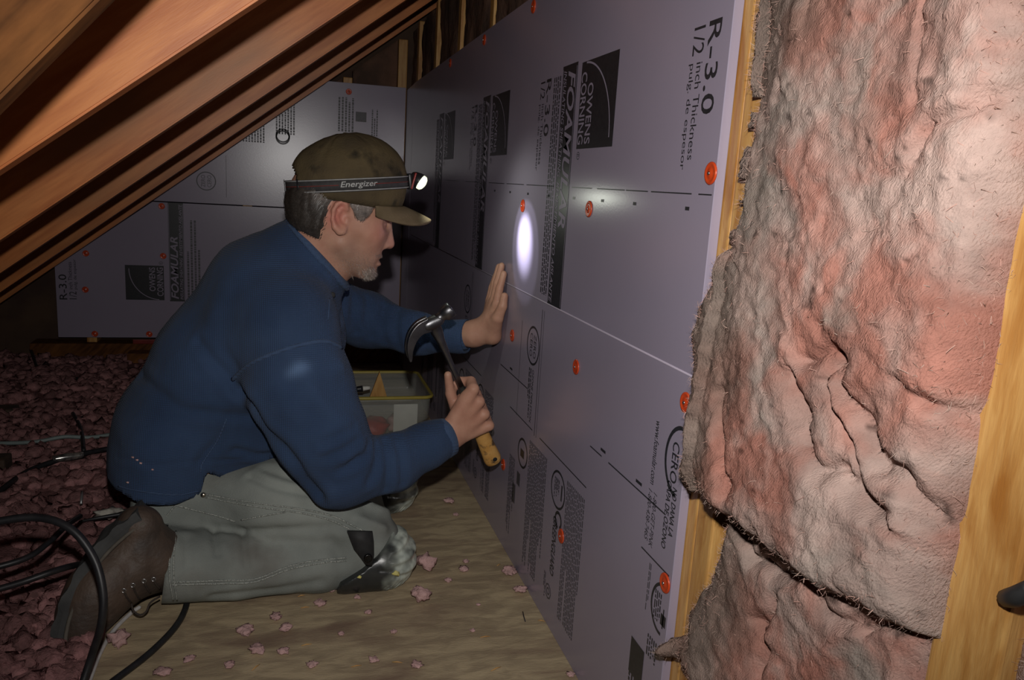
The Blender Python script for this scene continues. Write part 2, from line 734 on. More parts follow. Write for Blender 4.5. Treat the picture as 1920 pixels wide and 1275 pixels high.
def rect_uv(u0, u1, v0, v1):
    return [(u0, v0), (u1, v0), (u1, v1), (u0, v1)], [(0, 1, 2, 3)]


def merge_uv(lst):
    U, F, o = [], [], 0
    for uv, f in lst:
        U += [tuple(x) for x in uv]
        F += [tuple(i + o for i in q) for q in f]
        o += len(uv)
    return U, F


def arc_uv(cu, cv, ru, rv, a0, a1, w, n=24):
    U, F = [], []
    for k in range(n + 1):
        a = a0 + (a1 - a0) * k / n
        for s in (-0.5, 0.5):
            U.append((cu + (ru + s * w) * math.cos(a), cv + (rv + s * w) * math.sin(a)))
    for k in range(n):
        F.append((2 * k, 2 * k + 1, 2 * k + 3, 2 * k + 2))
    return U, F


def lines_uv(u0, u1, v0, v1, n, rs, fill=0.55, ragged=True):
    """rows of word-sized dashes standing for print too small to read"""
    out = []
    ph = (v1 - v0) / n
    for k in range(n):
        v = v1 - (k + 0.5) * ph
        u = u0
        end = u1 if not ragged or rs.random() < 0.7 else u0 + (u1 - u0) * rs.uniform(0.55, 0.95)
        while u < end:
            w = rs.uniform(0.004, 0.013)
            e = min(u + w, end)
            out.append(rect_uv(u, e, v - ph * fill / 2, v + ph * fill / 2))
            u = e + 0.0022
    return merge_uv(out)


def logo(sh, parent, u0, v0, L, H, foam_m):
    put('printed_logo', sh, *rect_uv(u0, u0 + L, v0, v0 + H), MT['ink'], parent)
    out = [text_uv('OWENS', u0 + 0.26 * L, u0 + 0.95 * L, v0 + 0.225 * H, v0 + 0.385 * H, bold=0.012),
           text_uv('CORNING', u0 + 0.12 * L, u0 + 0.95 * L, v0 + 0.02 * H, v0 + 0.185 * H, bold=0.012),
           arc_uv(u0 + 0.90 * L, v0 + 0.10 * H, 0.885 * L, 0.80 * H, math.pi * 0.50, math.pi * 0.985, 0.022 * L)]
    put('printed_logo_lettering', sh, *merge_uv(out), foam_m, parent, 0.0008)
    put('printed_registered_mark', sh, *merge_uv([arc_uv(u0 + 1.08 * L, v0 + 0.07 * H, 0.006, 0.007, 0, 2 * math.pi, 0.0012, 16),
                                              text_uv('R', u0 + 1.06 * L, u0 + 1.10 * L, v0 + 0.045 * H, v0 + 0.095 * H)]), MT['ink'], parent)


def strip(sh, parent, u0, u1, v0, v1, foam_m):
    L, H = u1 - u0, v1 - v0
    put('printed_band', sh, *rect_uv(u0, u1, v0, v1), MT['ink'], parent)
    bd = [rect_uv(u0 + 0.006, u1 - 0.006, v0 + 0.03 * H, v0 + 0.055 * H), rect_uv(u0 + 0.006, u1 - 0.006, v1 - 0.055 * H, v1 - 0.03 * H)]
    t = [text_uv('FOAMULAR', u0 + 0.025 * L, u0 + 0.66 * L, v0 + 0.40 * H, v0 + 0.90 * H, 0.25, 0.02),
         text_uv('INSULATING SHEATHING', u0 + 0.02 * L, u0 + 0.45 * L, v0 + 0.10 * H, v0 + 0.30 * H, 0.25, 0.01),
         text_uv('REVESTIMIENTO AISLANTE', u0 + 0.47 * L, u0 + 0.985 * L, v0 + 0.10 * H, v0 + 0.30 * H, 0.25, 0.01)]
    put('printed_band_lettering', sh, *merge_uv(bd + t), foam_m, parent, 0.0008)


def rvalue(sh, parent, u0, v0, s=1.0):
    put('printed_rating', sh, *text_uv('R-3.0', u0, u0 + 0.107 * s, v0 + 0.016 * s, v0 + 0.046 * s, bold=0.006), MT['ink'], parent)
    put('printed_thickness', sh, *merge_uv([
        text_uv('1/2', u0 + 0.002, u0 + 0.035 * s, v0 - 0.020 * s, v0 + 0.008 * s),
        text_uv('inch Thickness', u0 + 0.044 * s, u0 + 0.160 * s, v0 - 0.006 * s, v0 + 0.009 * s),
        text_uv('pulg. de espesor', u0 + 0.044 * s, u0 + 0.172 * s, v0 - 0.026 * s, v0 - 0.011 * s)]), MT['ink'], parent)


rs = random.Random(3)
SH = Sheet((WX, 0.0, 1.20), (0, 0, -1), (0, -1, 0), (-1, 0, 0))   # u = 1.20 - Z, v = -Y
B0, B1 = 0.832, 3.27
notch = [(B0, 0.0), (B1, 0.0), (B1, 1.198), (B0, 1.204)]
board = slab_poly('foam_board', notch, np.array([WX, 0, 0]), np.array([0, 1.0, 0]), np.array([0, 0, 1.0]), np.array([-1.0, 0, 0]), 0.0127, MT['foam'])
props(board, 'large lilac foam insulation board with black print nailed along the knee wall', 'insulation board')
filler = slab_poly('foam_board', [(B1 + 0.002, 0.0), (3.459, 0.0), (3.459, 1.19), (B1 + 0.002, 1.196)], np.array([WX, 0, 0]), np.array([0, 1.0, 0]),
                   np.array([0, 0, 1.0]), np.array([-1.0, 0, 0]), 0.0127, MT['foam'])
props(filler, 'narrow lilac foam filler strip in the dark far corner of the knee wall', 'insulation board')


def pr(name, uvF, m='ink', lift=0.0004):
    return put(name, SH, *uvF, MT[m], board, lift)


for k in range(3):
    dy = 0.622 * k
    logo(SH, board, 1.20 - 1.031, -(1.312 + dy), 0.143, 0.160, MT['foam'])
    strip(SH, board, 1.20 - 1.036, 1.20 - 0.600, -(1.411 + dy), -(1.333 + dy), MT['foam'])
    rvalue(SH, board, 1.20 - 1.024, -(0.900 + dy))
    pr('printed_fine_rows', lines_uv(1.20 - 1.022, 1.20 - 0.615, -(1.462 + dy), -(1.418 + dy), 4, rs, 0.5), 'ink')
    # lower group: oval mark, frame line, small rows
    oy = 1.482 + dy
    if k < 2:
        pr('printed_oval', arc_uv(1.20 - 0.503, -oy, 0.038, 0.040, 0, 2 * math.pi, 0.0045, 40))
        pr('printed_oval_words', merge_uv([text_uv('ZERO', 1.20 - 0.527, 1.20 - 0.479, -oy + 0.004, -oy + 0.020), text_uv('CERO', 1.20 - 0.527, 1.20 - 0.479, -oy - 0.020, -oy - 0.004)]))
        pr('printed_caption', merge_uv([text_uv('OZONE DEPLETION', 1.20 - 0.455, 1.20 - 0.345, -oy + 0.006, -oy + 0.018, bold=0.01),
                                        lines_uv(1.20 - 0.455, 1.20 - 0.35, -oy - 0.018, -oy + 0.002, 2, rs)]))
        for a_, b_, c_, d_ in ((0.585, 0.327, 1.437, 1.4345), (0.585, 0.327, 1.424, 1.4225), (0.54, 0.33, 1.568, 1.5665)):
            pr('printed_frame_line', rect_uv(1.20 - a_, 1.20 - b_, -(c_ + dy), -(d_ + dy)))
    # paragraphs near the floor
    pr('printed_paragraph', lines_uv(1.20 - 0.312, 1.20 - 0.046, -(1.232 + dy), -(1.142 + dy), 12, rs, 0.5), 'ink_grey')
    pr('printed_paragraph', lines_uv(1.20 - 0.310, 1.20 - 0.040, -(1.462 + dy), -(1.345 + dy), 14, rs, 0.5), 'ink_grey')
    pr('printed_certification', lines_uv(1.20 - 0.232, 1.20 - 0.05, -(1.600 + dy), -(1.555 + dy), 6, rs, 0.5), 'ink_grey')
    pr('printed_seal', merge_uv([arc_uv(1.20 - 0.276, -(1.275 + dy), 0.034, 0.037, 0, 2 * math.pi, 0.0045, 36),
                                 rect_uv(1.20 - 0.292, 1.20 - 0.262, -(1.258 + dy), -(1.252 + dy)), lines_uv(1.20 - 0.296, 1.20 - 0.256, -(1.296 + dy), -(1.268 + dy), 5, rs)]))
    pr('printed_seal', merge_uv([arc_uv(1.20 - 0.265, -(1.505 + dy), 0.030, 0.033, 0, 2 * math.pi, 0.005, 36),
                                 rect_uv(1.20 - 0.272, 1.20 - 0.255, -(1.520 + dy), -(1.494 + dy))]))
    pr('printed_certification', merge_uv([arc_uv(1.20 - 0.222, -(1.262 + dy), 0.014, 0.016, 0.6, 2 * math.pi, 0.006, 20),
                                          text_uv('GREENGUARD', 1.20 - 0.222, 1.20 - 0.105, -(1.288 + dy), -(1.266 + dy), 0.2, 0.02)]), 'ink')
    pr('printed_octagon', merge_uv([arc_uv(1.20 - 0.066, -(1.288 + dy), 0.014, 0.015, 0, 2 * math.pi, 0.003, 8), arc_uv(1.20 - 0.066, -(1.288 + dy), 0.006, 0.007, 0, 2 * math.pi, 0.003, 12),
                                    lines_uv(1.20 - 0.095, 1.20 - 0.045, -(1.318 + dy), -(1.306 + dy), 2, rs)]), 'ink_grey')
    pr('printed_block', rect_uv(1.20 - 0.178, 1.20 - 0.135, -(1.563 + dy), -(1.541 + dy)), 'ink_grey')
    pr('printed_block', rect_uv(1.20 - 0.215, 1.20 - 0.186, -(1.535 + dy), -(1.512 + dy)), 'ink_grey')

# near edge group: oval, web address, phone number, caption, leaf seal, dark block
pr('printed_oval', arc_uv(1.20 - 0.487, -0.842, 0.046, 0.040, math.pi * 1.02, math.pi * 1.96, 0.0055, 36))
pr('printed_oval_words', merge_uv([text_uv('CERO', 1.20 - 0.511, 1.20 - 0.456, -0.8655, -0.8475, bold=0.01)]))
pr('printed_web_address', text_uv('www.foamular.com', 1.20 - 0.522, 1.20 - 0.432, -0.918, -0.904, 0.15, 0.006))
pr('printed_phone_number', merge_uv([text_uv('1-800-GET-PINK', 1.20 - 0.424, 1.20 - 0.346, -0.905, -0.894, 0.2), text_uv('1-800-438-7465', 1.20 - 0.424, 1.20 - 0.350, -0.920, -0.909, 0.2)]))
pr('printed_caption', merge_uv([text_uv('NO DANA LA', 1.20 - 0.452, 1.20 - 0.385, -0.8545, -0.8425, 0.1, 0.02), text_uv('CAPA DE OZONO', 1.20 - 0.456, 1.20 - 0.362, -0.870, -0.858, 0.1, 0.02)]))
pr('printed_seal', merge_uv([arc_uv(1.20 - 0.280, -0.850, 0.034, 0.030, math.pi * 0.97, math.pi * 2.03, 0.0045, 36), lines_uv(1.20 - 0.30, 1.20 - 0.258, -0.873, -0.852, 4, rs),
                             rect_uv(1.20 - 0.284, 1.20 - 0.256, -0.8455, -0.8425), rect_uv(1.20 - 0.276, 1.20 - 0.260, -0.851, -0.8365)]))
pr('printed_fine_rows', lines_uv(1.20 - 0.325, 1.20 - 0.255, -0.897, -0.889, 2, rs), 'ink_grey')
pr('printed_block', merge_uv([rect_uv(1.20 - 0.195, 1.20 - 0.140, -0.928, -0.885)]), 'ink')
pr('printed_fine_rows', lines_uv(1.20 - 0.228, 1.20 - 0.195, -0.882, -0.852, 5, rs), 'ink')
pr('printed_fine_rows', lines_uv(1.20 - 0.140, 1.20 - 0.04, -0.928, -0.850, 9, rs), 'ink')
# ruled dashes and tick marks along the board
for zz, ys, w in ((0.823, [(0.836, 0.868), (0.885, 1.00), (1.01, 1.085), (1.09, 1.20), (1.225, 1.32), (1.42, 1.60), (1.62, 1.76), (1.78, 1.93), (2.0, 2.2), (2.3, 2.5)], 0.0016),
                  (0.408, [(0.866, 1.062), (1.09, 1.14), (1.50, 1.72), (2.0, 2.2)], 0.0022), (0.334, [(0.840, 0.925), (1.142, 1.40), (1.45, 1.62), (1.9, 2.2)], 0.0022)):
    for a, b in ys:
        pr('printed_rule', rect_uv(1.20 - zz - w / 2, 1.20 - zz + w / 2, -b, -a))
tk = [rect_uv(1.20 - 0.807, 1.20 - 0.8025, -y - 0.011, -y) for y in (0.892 - 0.005, 1.045, 1.168, 1.30, 1.44, 1.58, 1.72, 1.86, 2.0)]
tk += [rect_uv(1.20 - 0.421, 1.20 - 0.4165, -y - 0.02, -y) for y in (0.942, 1.076, 1.62)]
for t_ in tk:
    pr('printed_tick_mark', t_)
# shallow fold across the board at half height
MT['crease'] = mat('foam_fold', (0.36, 0.31, 0.38), (0.33, 0.29, 0.35), 20, 0.5)
v, f = tube_data([(WX + 0.0002, B0 + 0.002, 0.603), (WX + 0.0002, 1.8, 0.600), (WX + 0.0002, 3.2, 0.597)], 0.0016, 6)
mesh_obj('fold_ridge', v, f, MT['crease'], board)

# ---- end wall boards: one lower, one upper
SB = Sheet((0, BY, 0), (0, 0, 1), (-1, 0, 0), (0, -1, 0))         # u = Z, v = -X


def back_board(name, pts, label):
    o = slab_poly(name, pts, np.array([0, BY, 0]), np.array([1.0, 0, 0]), np.array([0, 0, 1.0]), np.array([0, -1.0, 0]), 0.0127, MT['foam'])
    return props(o, label, 'insulation board')


rz = lambda x: roof_z(x) - 0.012
bl = back_board('foam_board', [(-0.90, 0.107), (0.474, 0.107), (0.474, 0.668), (rz(0) * 0 - 0.535, 0.668), (-0.90, 0.392)],
                'lower lilac foam board on the far end wall, cut to the roof slope')
bu = back_board('foam_board', [(-0.532, 0.672), (0.474, 0.672), (0.474, 1.200), (0.15, 1.198), (0.135, 1.183)],
                'upper lilac foam board on the far end wall behind the cap')
logo(SB, bl, 0.266, 0.499, 0.143, 0.146, MT['foam'])
strip(SB, bl, 0.262, 0.668, 0.420, 0.478, MT['foam'])
rvalue(SB, bl, 0.262, 0.845, 0.95)
put('printed_fine_rows', SB, *lines_uv(0.28, 0.60, 0.355, 0.412, 4, rs), MT['ink_grey'], bl)
put('printed_oval', SB, *merge_uv([arc_uv(0.762, 0.330, 0.036, 0.036, 0, 2 * math.pi, 0.004, 36), text_uv('ZERO', 0.738, 0.786, 0.334, 0.350), text_uv('CERO', 0.738, 0.786, 0.31, 0.326)]), MT['ink_grey'], bu)
put('printed_frame', SB, *rect_uv(0.70, 0.87, 0.252, 0.2535), MT['ink_grey'], bu)
for (u0, u1, v0, v1, n) in ((0.93, 1.12, 0.10, 0.19, 8), (0.97, 1.10, -0.02, 0.06, 7), (1.0, 1.14, -0.26, -0.19, 5), (0.99, 1.1, -0.36, -0.33, 3)):
    put('printed_paragraph', SB, *lines_uv(u0, u1, v0, v1, n, rs), MT['ink_grey'], bu)
put('printed_block', SB, *rect_uv(1.045, 1.085, -0.31, -0.265), MT['ink_grey'], bu)
for vv in (-0.225, -0.15):
    put('printed_seal', SB, *arc_uv(0.98 + vv * 0.1, 0.03, 0.026, 0.026, 0, 6.283, 0.006, 24), MT['ink_grey'], bu)


# ================================================================== cap nails
def cap_nail(c, n, label, r=0.0135):
    c, n = np.asarray(c, float), np.asarray(n, float)
    e = empty('cap_nail', c)
    pv, pf = lathe_data([(r, 0.0003), (r, 0.0014), (r * 0.93, 0.0024), (r * 0.80, 0.0026), (r * 0.70, 0.0018), (r * 0.45, 0.0020), (r * 0.30, 0.0030), (0.0001, 0.0032)], c, n, 24)
    mesh_obj('plastic_cap', pv, pf, MT['orange'], e)
    hv, hf = lathe_data([(0.0022, 0.003), (0.0022, 0.0042), (0.0016, 0.0048), (0.0001, 0.005)], c, n, 10)
    mesh_obj('nail_head', hv, hf, MT['nail'], e)
    return props(e, label, 'cap nail', 'orange cap nails holding the foam boards')


NW = (-1, 0, 0)
for px, py, lab in ((1334, 325, 'orange plastic cap nail below the bold rating print at the near board edge'),
                    (1105, 392, 'orange plastic cap nail under the large black logo, right of the lettered band'),
                    (981, 386, 'orange plastic cap nail just above the bright headlamp spot'),
                    (961, 629, 'orange plastic cap nail beside the heel of the palm on the board'),
                    (1081, 688, 'orange plastic cap nail below the fold, right of the framed oval print'),
                    (1287, 755, 'orange plastic cap nail half hidden by the torn pink batt edge'),
                    (1248, 1093, 'orange plastic cap nail above the round seal at the near board edge'),
                    (1053, 1005, 'orange plastic cap nail on the paragraph print low on the board'),
                    (944, 871, 'orange plastic cap nail beside the butt of the hammer grip'),
                    (1001, 12, 'orange plastic cap nail at the top edge of the knee wall board, nearest the camera'),
                    (909, 65, 'orange plastic cap nail at the board top edge, second from the camera'),
                    (845, 107, 'orange plastic cap nail at the board top edge, farthest into the dark')):
    q = WL(px, py)
    q[2] = min(q[2], 1.180)
    cap_nail(q, NW, lab)
for px, py, lab in ((161, 475, 'small orange cap nail above the rating print on the far lower board'),
                    (306, 480, 'small orange cap nail between far logo and lettered band'),
                    (303, 381, 'small orange cap nail at the far board joint under the rafters'),
                    (160, 543, 'small orange cap nail on the thickness print of the far lower board'),
                    (178, 629, 'small orange cap nail at the bottom edge of the far lower board'),
                    (280, 631, 'small orange cap nail at the far board bottom edge beside the blue shirt'),
                    (654, 172, 'small orange cap nail near the top of the far upper board')):
    q = P(px, py, BY)
    if py > 600:
        q[2] = max(q[2], 0.122)
    if (px, py) == (303, 381):
        q[2] = 0.652
    cap_nail(q, (0, -1, 0), lab, 0.0125)
# ================================================================== pink batts in the open stud bay
def poly_sd(pts, poly):
    """signed distance to polygon, negative inside"""
    d = np.full(len(pts), 1e9)
    inside = np.zeros(len(pts), bool)
    n = len(poly)
    for i in range(n):
        a, b = poly[i], poly[(i + 1) % n]
        ab = b - a
        t = np.clip(((pts - a) @ ab) / (ab @ ab + 1e-12), 0, 1)
        d = np.minimum(d, np.linalg.norm(pts - a - t[:, None] * ab, axis=1))
        c = (a[1] > pts[:, 1]) != (b[1] > pts[:, 1])
        xi = a[0] + (pts[:, 1] - a[1]) / (b[1] - a[1] + 1e-12) * ab[0]
        inside ^= c & (pts[:, 0] < xi)
    return np.where(inside, -d, d)


def batt(name, poly, label, base, bulge, creases, seed, h=0.0032, round_r=0.03, lift=None, fuzz=2500, rough=0.0075):
    """poly: list of (px,py,X); surface is a displaced sheet over the (Y,Z) outline, back closed"""
    pts = np.array([WL(a, b, x)[1:] for a, b, x in poly])
    lo, hi = pts.min(0) - 0.02, pts.max(0) + 0.02
    ny, nz = (np.ceil((hi - lo) / h)).astype(int) + 1
    Yg, Zg = np.meshgrid(lo[0] + h * np.arange(ny), lo[1] + h * np.arange(nz), indexing='ij')
    g = np.stack([Yg.ravel(), Zg.ravel()], 1)
    g3 = np.stack([g[:, 0], g[:, 1], np.full(len(g), seed * 1.7)], 1)
    sd = poly_sd(g, pts) + 0.006 * fbm(g3, 60, 3, seed) * np.clip((g[:, 0] - 0.46) / 0.05, 0, 1)
    e = np.clip(-sd / round_r, 0, 1)
    prof = np.sqrt(np.clip(1 - (1 - e) ** 2, 0, 1))
    hgt = bulge(g) * prof + prof * (rough * fbm(g3 * np.array([1, 0.7, 1]), 9, 3, seed + 5) + 0.30 * rough * fbm(g3, 60, 3, seed + 9, 0.6))
    hgt += prof * 0.0008 * fbm(g3 * np.array([1.3, 0.8, 1]), 170, 3, seed + 90, 0.7)
    wv = np.stack([g[:, 0] + 0.012 * vnoise(g3, 30, seed + 3), g[:, 1] + 0.012 * vnoise(g3, 30, seed + 4)], 1)
    for path, wd, dep, step in creases:
        cp = np.array([WL(a, b, WX - 0.03)[1:] for a, b in path])
        dm = np.full(len(g), 1e9)
        side = np.zeros(len(g))
        for i in range(len(cp) - 1):
            a, b = cp[i], cp[i + 1]
            ab = b - a
            t = np.clip(((wv - a) @ ab) / (ab @ ab), 0, 1)
            q = wv - a - t[:, None] * ab
            dd = np.linalg.norm(q, axis=1)
            m = dd < dm
            dm[m] = dd[m]
            side[m] = np.sign(ab[0] * q[m, 1] - ab[1] * q[m, 0])
        hgt -= dep * np.exp(-(dm / wd) ** 2)
        hgt += step * side * np.exp(-dm / (wd * 4)) * prof
    bx_ = base(g)
    X = bx_ - hgt
    V = np.stack([X, g[:, 0], g[:, 1]], 1)
    V[:, 1] += prof * 0.004 * fbm(g3, 35, 2, seed + 21)
    V[:, 2] += prof * 0.004 * fbm(g3, 35, 2, seed + 22)
    idx = np.arange(ny * nz).reshape(ny, nz)
    Q = np.stack([idx[:-1, :-1], idx[:-1, 1:], idx[1:, 1:], idx[1:, :-1]], -1).reshape(-1, 4)
    keep = sd < 0.0
    V2, Q2 = keep_faces(V, Q, keep)
    sd2 = sd[np.unique(Q[keep[Q].all(1)])]
    # close the back
    from_c = {}
    for q in Q2:
        for a, b in ((q[0], q[1]), (q[1], q[2]), (q[2], q[3]), (q[3], q[0])):
            from_c[(a, b)] = from_c.get((a, b), 0) + 1
    rim = [(a, b) for (a, b) in from_c if (b, a) not in from_c]
    rv = sorted({a for a, b in rim} | {b for a, b in rim})
    rm = {r: len(V2) + i for i, r in enumerate(rv)}
    back = V2[rv].copy()
    back[:, 0] = np.maximum(back[:, 0] + 0.001, bx_.max() if lift is None else back[:, 0] + lift)
    V3 = np.vstack([V2, back])
    Q3 = np.vstack([Q2, np.array([(b, a, rm[a], rm[b]) for a, b in rim])])
    o = quads_obj(name, V3, Q3, MT['batt'])
    # dirt: greyer towards the outer edge and in soft patches
    n3 = np.stack([V3[:, 1], V3[:, 2], np.zeros(len(V3))], 1)
    sdv = np.concatenate([sd2, np.zeros(len(back))])
    gy = np.clip(1.0 * (n3[:, 0] - 0.635) / 0.13 + 0.6 * fbm(n3, 9, 4, seed + 31) + 0.1, 0, 1)
    streak = np.clip(fbm(n3 * np.array([1.0, 0.5, 1]), 26, 4, seed + 40) * 0.9, -1, 1)
    wp = n3 + 0.02 * np.stack([fbm(n3, 16, 3, seed + 70), fbm(n3, 16, 3, seed + 71), 0 * n3[:, 0]], 1)
    sal = np.clip(0.35 + 0.85 * fbm(wp, 11, 5, seed + 50, 0.6), 0, 1)[:, None]
    ash = np.clip(-0.35 + 1.1 * fbm(wp, 8, 5, seed + 52, 0.6), 0, 1)[:, None]
    cl = np.array([0.52, 0.375, 0.325]) * (1 - sal) + np.array([0.47, 0.215, 0.165]) * sal
    cl = cl * (1 - 0.8 * ash) + np.array([0.36, 0.325, 0.285]) * 0.8 * ash
    cl = cl * (1 - 0.82 * gy[:, None]) + np.array([0.225, 0.175, 0.145]) * 0.82 * gy[:, None]
    cl *= (0.78 + 0.18 * streak)[:, None] * (1 + 0.10 * fbm(n3, 150, 2, seed + 95))[:, None]
    spots = np.clip((fbm(n3, 70, 2, seed + 60) - 0.95) * 6, 0, 1)[:, None]
    cl *= 1 - 0.6 * spots
    color_attr(o, cl)
    props(o, label, 'insulation')
    # loose glass fibres standing off the surface, thickest along torn edges
    rg = np.random.default_rng(seed)
    w = np.exp(sdv[:len(V2)] / 0.012) + 0.02
    pick = rg.choice(len(V2), fuzz, p=w / w.sum())
    FV, FF = [], []
    for i in pick:
        p = V2[i]
        d = np.array([-abs(rg.normal(0.5, 0.4)), rg.normal(0.25, 0.8), rg.normal(-0.1, 0.8)])
        d /= np.linalg.norm(d)
        L = rg.uniform(0.003, 0.0095)
        sdv_ = np.cross(d, rg.normal(size=3))
        sdv_ = sdv_ / np.linalg.norm(sdv_) * rg.uniform(0.00012, 0.0003)
        bnd = rg.normal(size=3) * L * 0.25
        o_ = len(FV)
        FV += [p - sdv_, p + sdv_, p + d * L * 0.5 + bnd + sdv_ * 0.7, p + d * L * 0.5 + bnd - sdv_ * 0.7, p + d * L]
        FF += [(o_, o_ + 1, o_ + 2, o_ + 3), (o_ + 3, o_ + 2, o_ + 4)]
    fz = mesh_obj('loose_fibres', FV, FF, MT['fibre'], o)
    fz['kind'] = 'stuff'
    return o


XL = WX - 0.014
upper = [(1500, -520, WX), (1446, -60, WX), (1432, 0, WX), (1422, 60, WX), (1412, 130, WX), (1418, 190, WX), (1402, 300, WX), (1372, 410, XL), (1336, 530, XL), (1316, 575, XL), (1304, 640, XL), (1310, 700, XL),
         (1302, 740, XL), (1303, 800, XL), (1300, 850, XL), (1285, 882, XL), (1305, 915, XL), (1340, 940, XL), (1390, 985, XL), (1440, 1020, XL), (1500, 1068, XL), (1560, 1115, XL),
         (1640, 1168, XL), (1765, 1205, SX0), (1815, 960, SX0), (1865, 700, SX0), (1915, 430, SX0), (1950, 260, SX0), (2000, -80, SX0), (2075, -560, SX0)]
lower = [(1318, 930, XL), (1335, 985, XL), (1318, 1050, XL), (1298, 1095, XL), (1268, 1148, XL), (1272, 1190, XL), (1222, 1222, XL), (1262, 1245, XL), (1285, 1300, XL), (1300, 1400, XL), (1690, 1500, SX0),
         (1752, 1275, SX0), (1770, 1185, SX0), (1700, 1120, XL), (1600, 1060, XL), (1480, 985, XL), (1400, 930, XL)]
side = [(1895, 1085, SX0), (1880, 1150, SX0), (1862, 1230, SX0), (1840, 1400, SX0), (2150, 1400, SX0), (2200, 1000, SX0), (2150, 560, SX0), (1985, 620, SX0), (1935, 1000, SX0)]
base_u = lambda g: np.where(g[:, 0] > 0.80, WX - 0.0015, np.where(g[:, 0] > 0.765, WX + 0.0, SX0 + 0.012 * np.clip((0.47 - g[:, 0]) / 0.03, 0, 1)))
batt('insulation_batt', upper, 'large upper pink fibreglass batt bulging out of the stud bay at right',
     base_u, lambda g: 0.020 + 0.022 * np.clip((0.80 - g[:, 0]) / 0.12, 0, 1) + 0.012 * np.sin((g[:, 1] - 0.2) * 6) * np.clip((g[:, 0] - 0.44) / 0.1, 0, 1),
     [([(1500, 655), (1560, 690), (1590, 740), (1640, 890)], 0.006, 0.010, 0.004),
      ([(1480, 700), (1490, 800), (1530, 880), (1620, 950)], 0.010, 0.012, 0.004),
      ([(1545, 680), (1560, 760), (1600, 860), (1630, 960), (1650, 980)], 0.006, 0.010, -0.004),
      ([(1900, 180), (1800, 175), (1720, 220), (1690, 280)], 0.006, 0.008, 0.003),
      ([(1700, 0), (1685, 90), (1680, 170)], 0.004, 0.006, 0.002),
      ([(1340, 740), (1350, 850), (1370, 930)], 0.008, 0.010, 0.003),
      ([(1810, 845), (1740, 780), (1690, 740)], 0.010, 0.010, 0.003),
      ([(1770, 1060), (1700, 980), (1660, 880)], 0.008, 0.010, 0.004)], 3, fuzz=6500)
batt('insulation_batt', lower, 'lower pink fibreglass batt crumpled under the torn edge at right',
     lambda g: np.where(g[:, 0] > 0.80, WX - 0.001, SX0 + 0.012 * np.clip((0.47 - g[:, 0]) / 0.03, 0, 1)), lambda g: 0.012 + 0.018 * np.clip((0.36 - g[:, 1]) / 0.12, 0, 1),
     [([(1335, 990), (1360, 1080), (1440, 1085), (1470, 1080)], 0.008, 0.012, 0.004), ([(1480, 1100), (1500, 1140), (1560, 1150)], 0.008, 0.010, 0.003),
      ([(1380, 1260), (1370, 1180), (1400, 1130)], 0.008, 0.012, 0.004), ([(1570, 1170), (1600, 1155), (1680, 1180)], 0.006, 0.01, -0.003)], 8, fuzz=3500)
batt('insulation_batt', side, 'small visible edge of pink batt right of the near stud',
     lambda g: np.full(len(g), SX0 + 0.030), lambda g: np.full(len(g), 0.020), [], 15, fuzz=800)
tube('cable', [WL(1935, 1105, SX0 - 0.012), WL(1905, 1118, SX0 - 0.014), WL(1888, 1122, SX0 - 0.004)], [0.007, 0.007, 0.0065], mat('black_rubber', (0.02, 0.02, 0.022), (0.03, 0.03, 0.03), 80, 0.5), None, 10, 12)
props(bpy.data.objects['cable'], 'short black cable end against the near stud at the right edge', 'cable')

# old brown insulation between studs above and behind the boards
for i, (y0, y1) in enumerate(((0.852, 1.213), (1.255, 1.62), (1.662, 2.028), (2.07, 2.438), (2.48, 2.848), (2.89, 3.258), (3.30, 3.47))):
    n, m = 26, 40
    yy, zz = np.meshgrid(np.linspace(y0, y1, n), np.linspace(0.9, 1.42, m), indexing='ij')
    g3 = np.stack([yy.ravel(), zz.ravel(), np.full(n * m, i * 3.1)], 1)
    edge = np.minimum((g3[:, 0] - y0), (y1 - g3[:, 0])) / (y1 - y0)
    X = SX0 + 0.014 - 0.012 * np.sqrt(np.clip(edge * 4, 0, 1)) + 0.007 * fbm(g3, 14, 4, i)
    X = np.maximum(X, WX + 0.0135)
    V = np.stack([X, g3[:, 0], g3[:, 1]], 1)
    V = np.vstack([V, V + [0, 0, 0]])
    V[n * m:, 0] = SX1 - 0.004
    idx = np.arange(n * m).reshape(n, m)
    Q = np.stack([idx[:-1, :-1], idx[:-1, 1:], idx[1:, 1:], idx[1:, :-1]], -1).reshape(-1, 4)
    rim = [idx[0, :], idx[:, -1], idx[-1, ::-1], idx[::-1, 0]]
    S = []
    for r_ in rim:
        for a, b in zip(r_[:-1], r_[1:]):
            S.append((a, b, b + n * m, a + n * m))
    o = quads_obj('insulation_batt', V, np.vstack([Q, Q[:, ::-1] + n * m, np.array(S)]), MT['brown_batt'])
    props(o, 'old brown insulation showing above the board, bay %s from the camera' % ('first', 'second', 'third', 'fourth', 'fifth', 'sixth', 'seventh')[i], 'insulation', 'old brown insulation above the knee wall board')
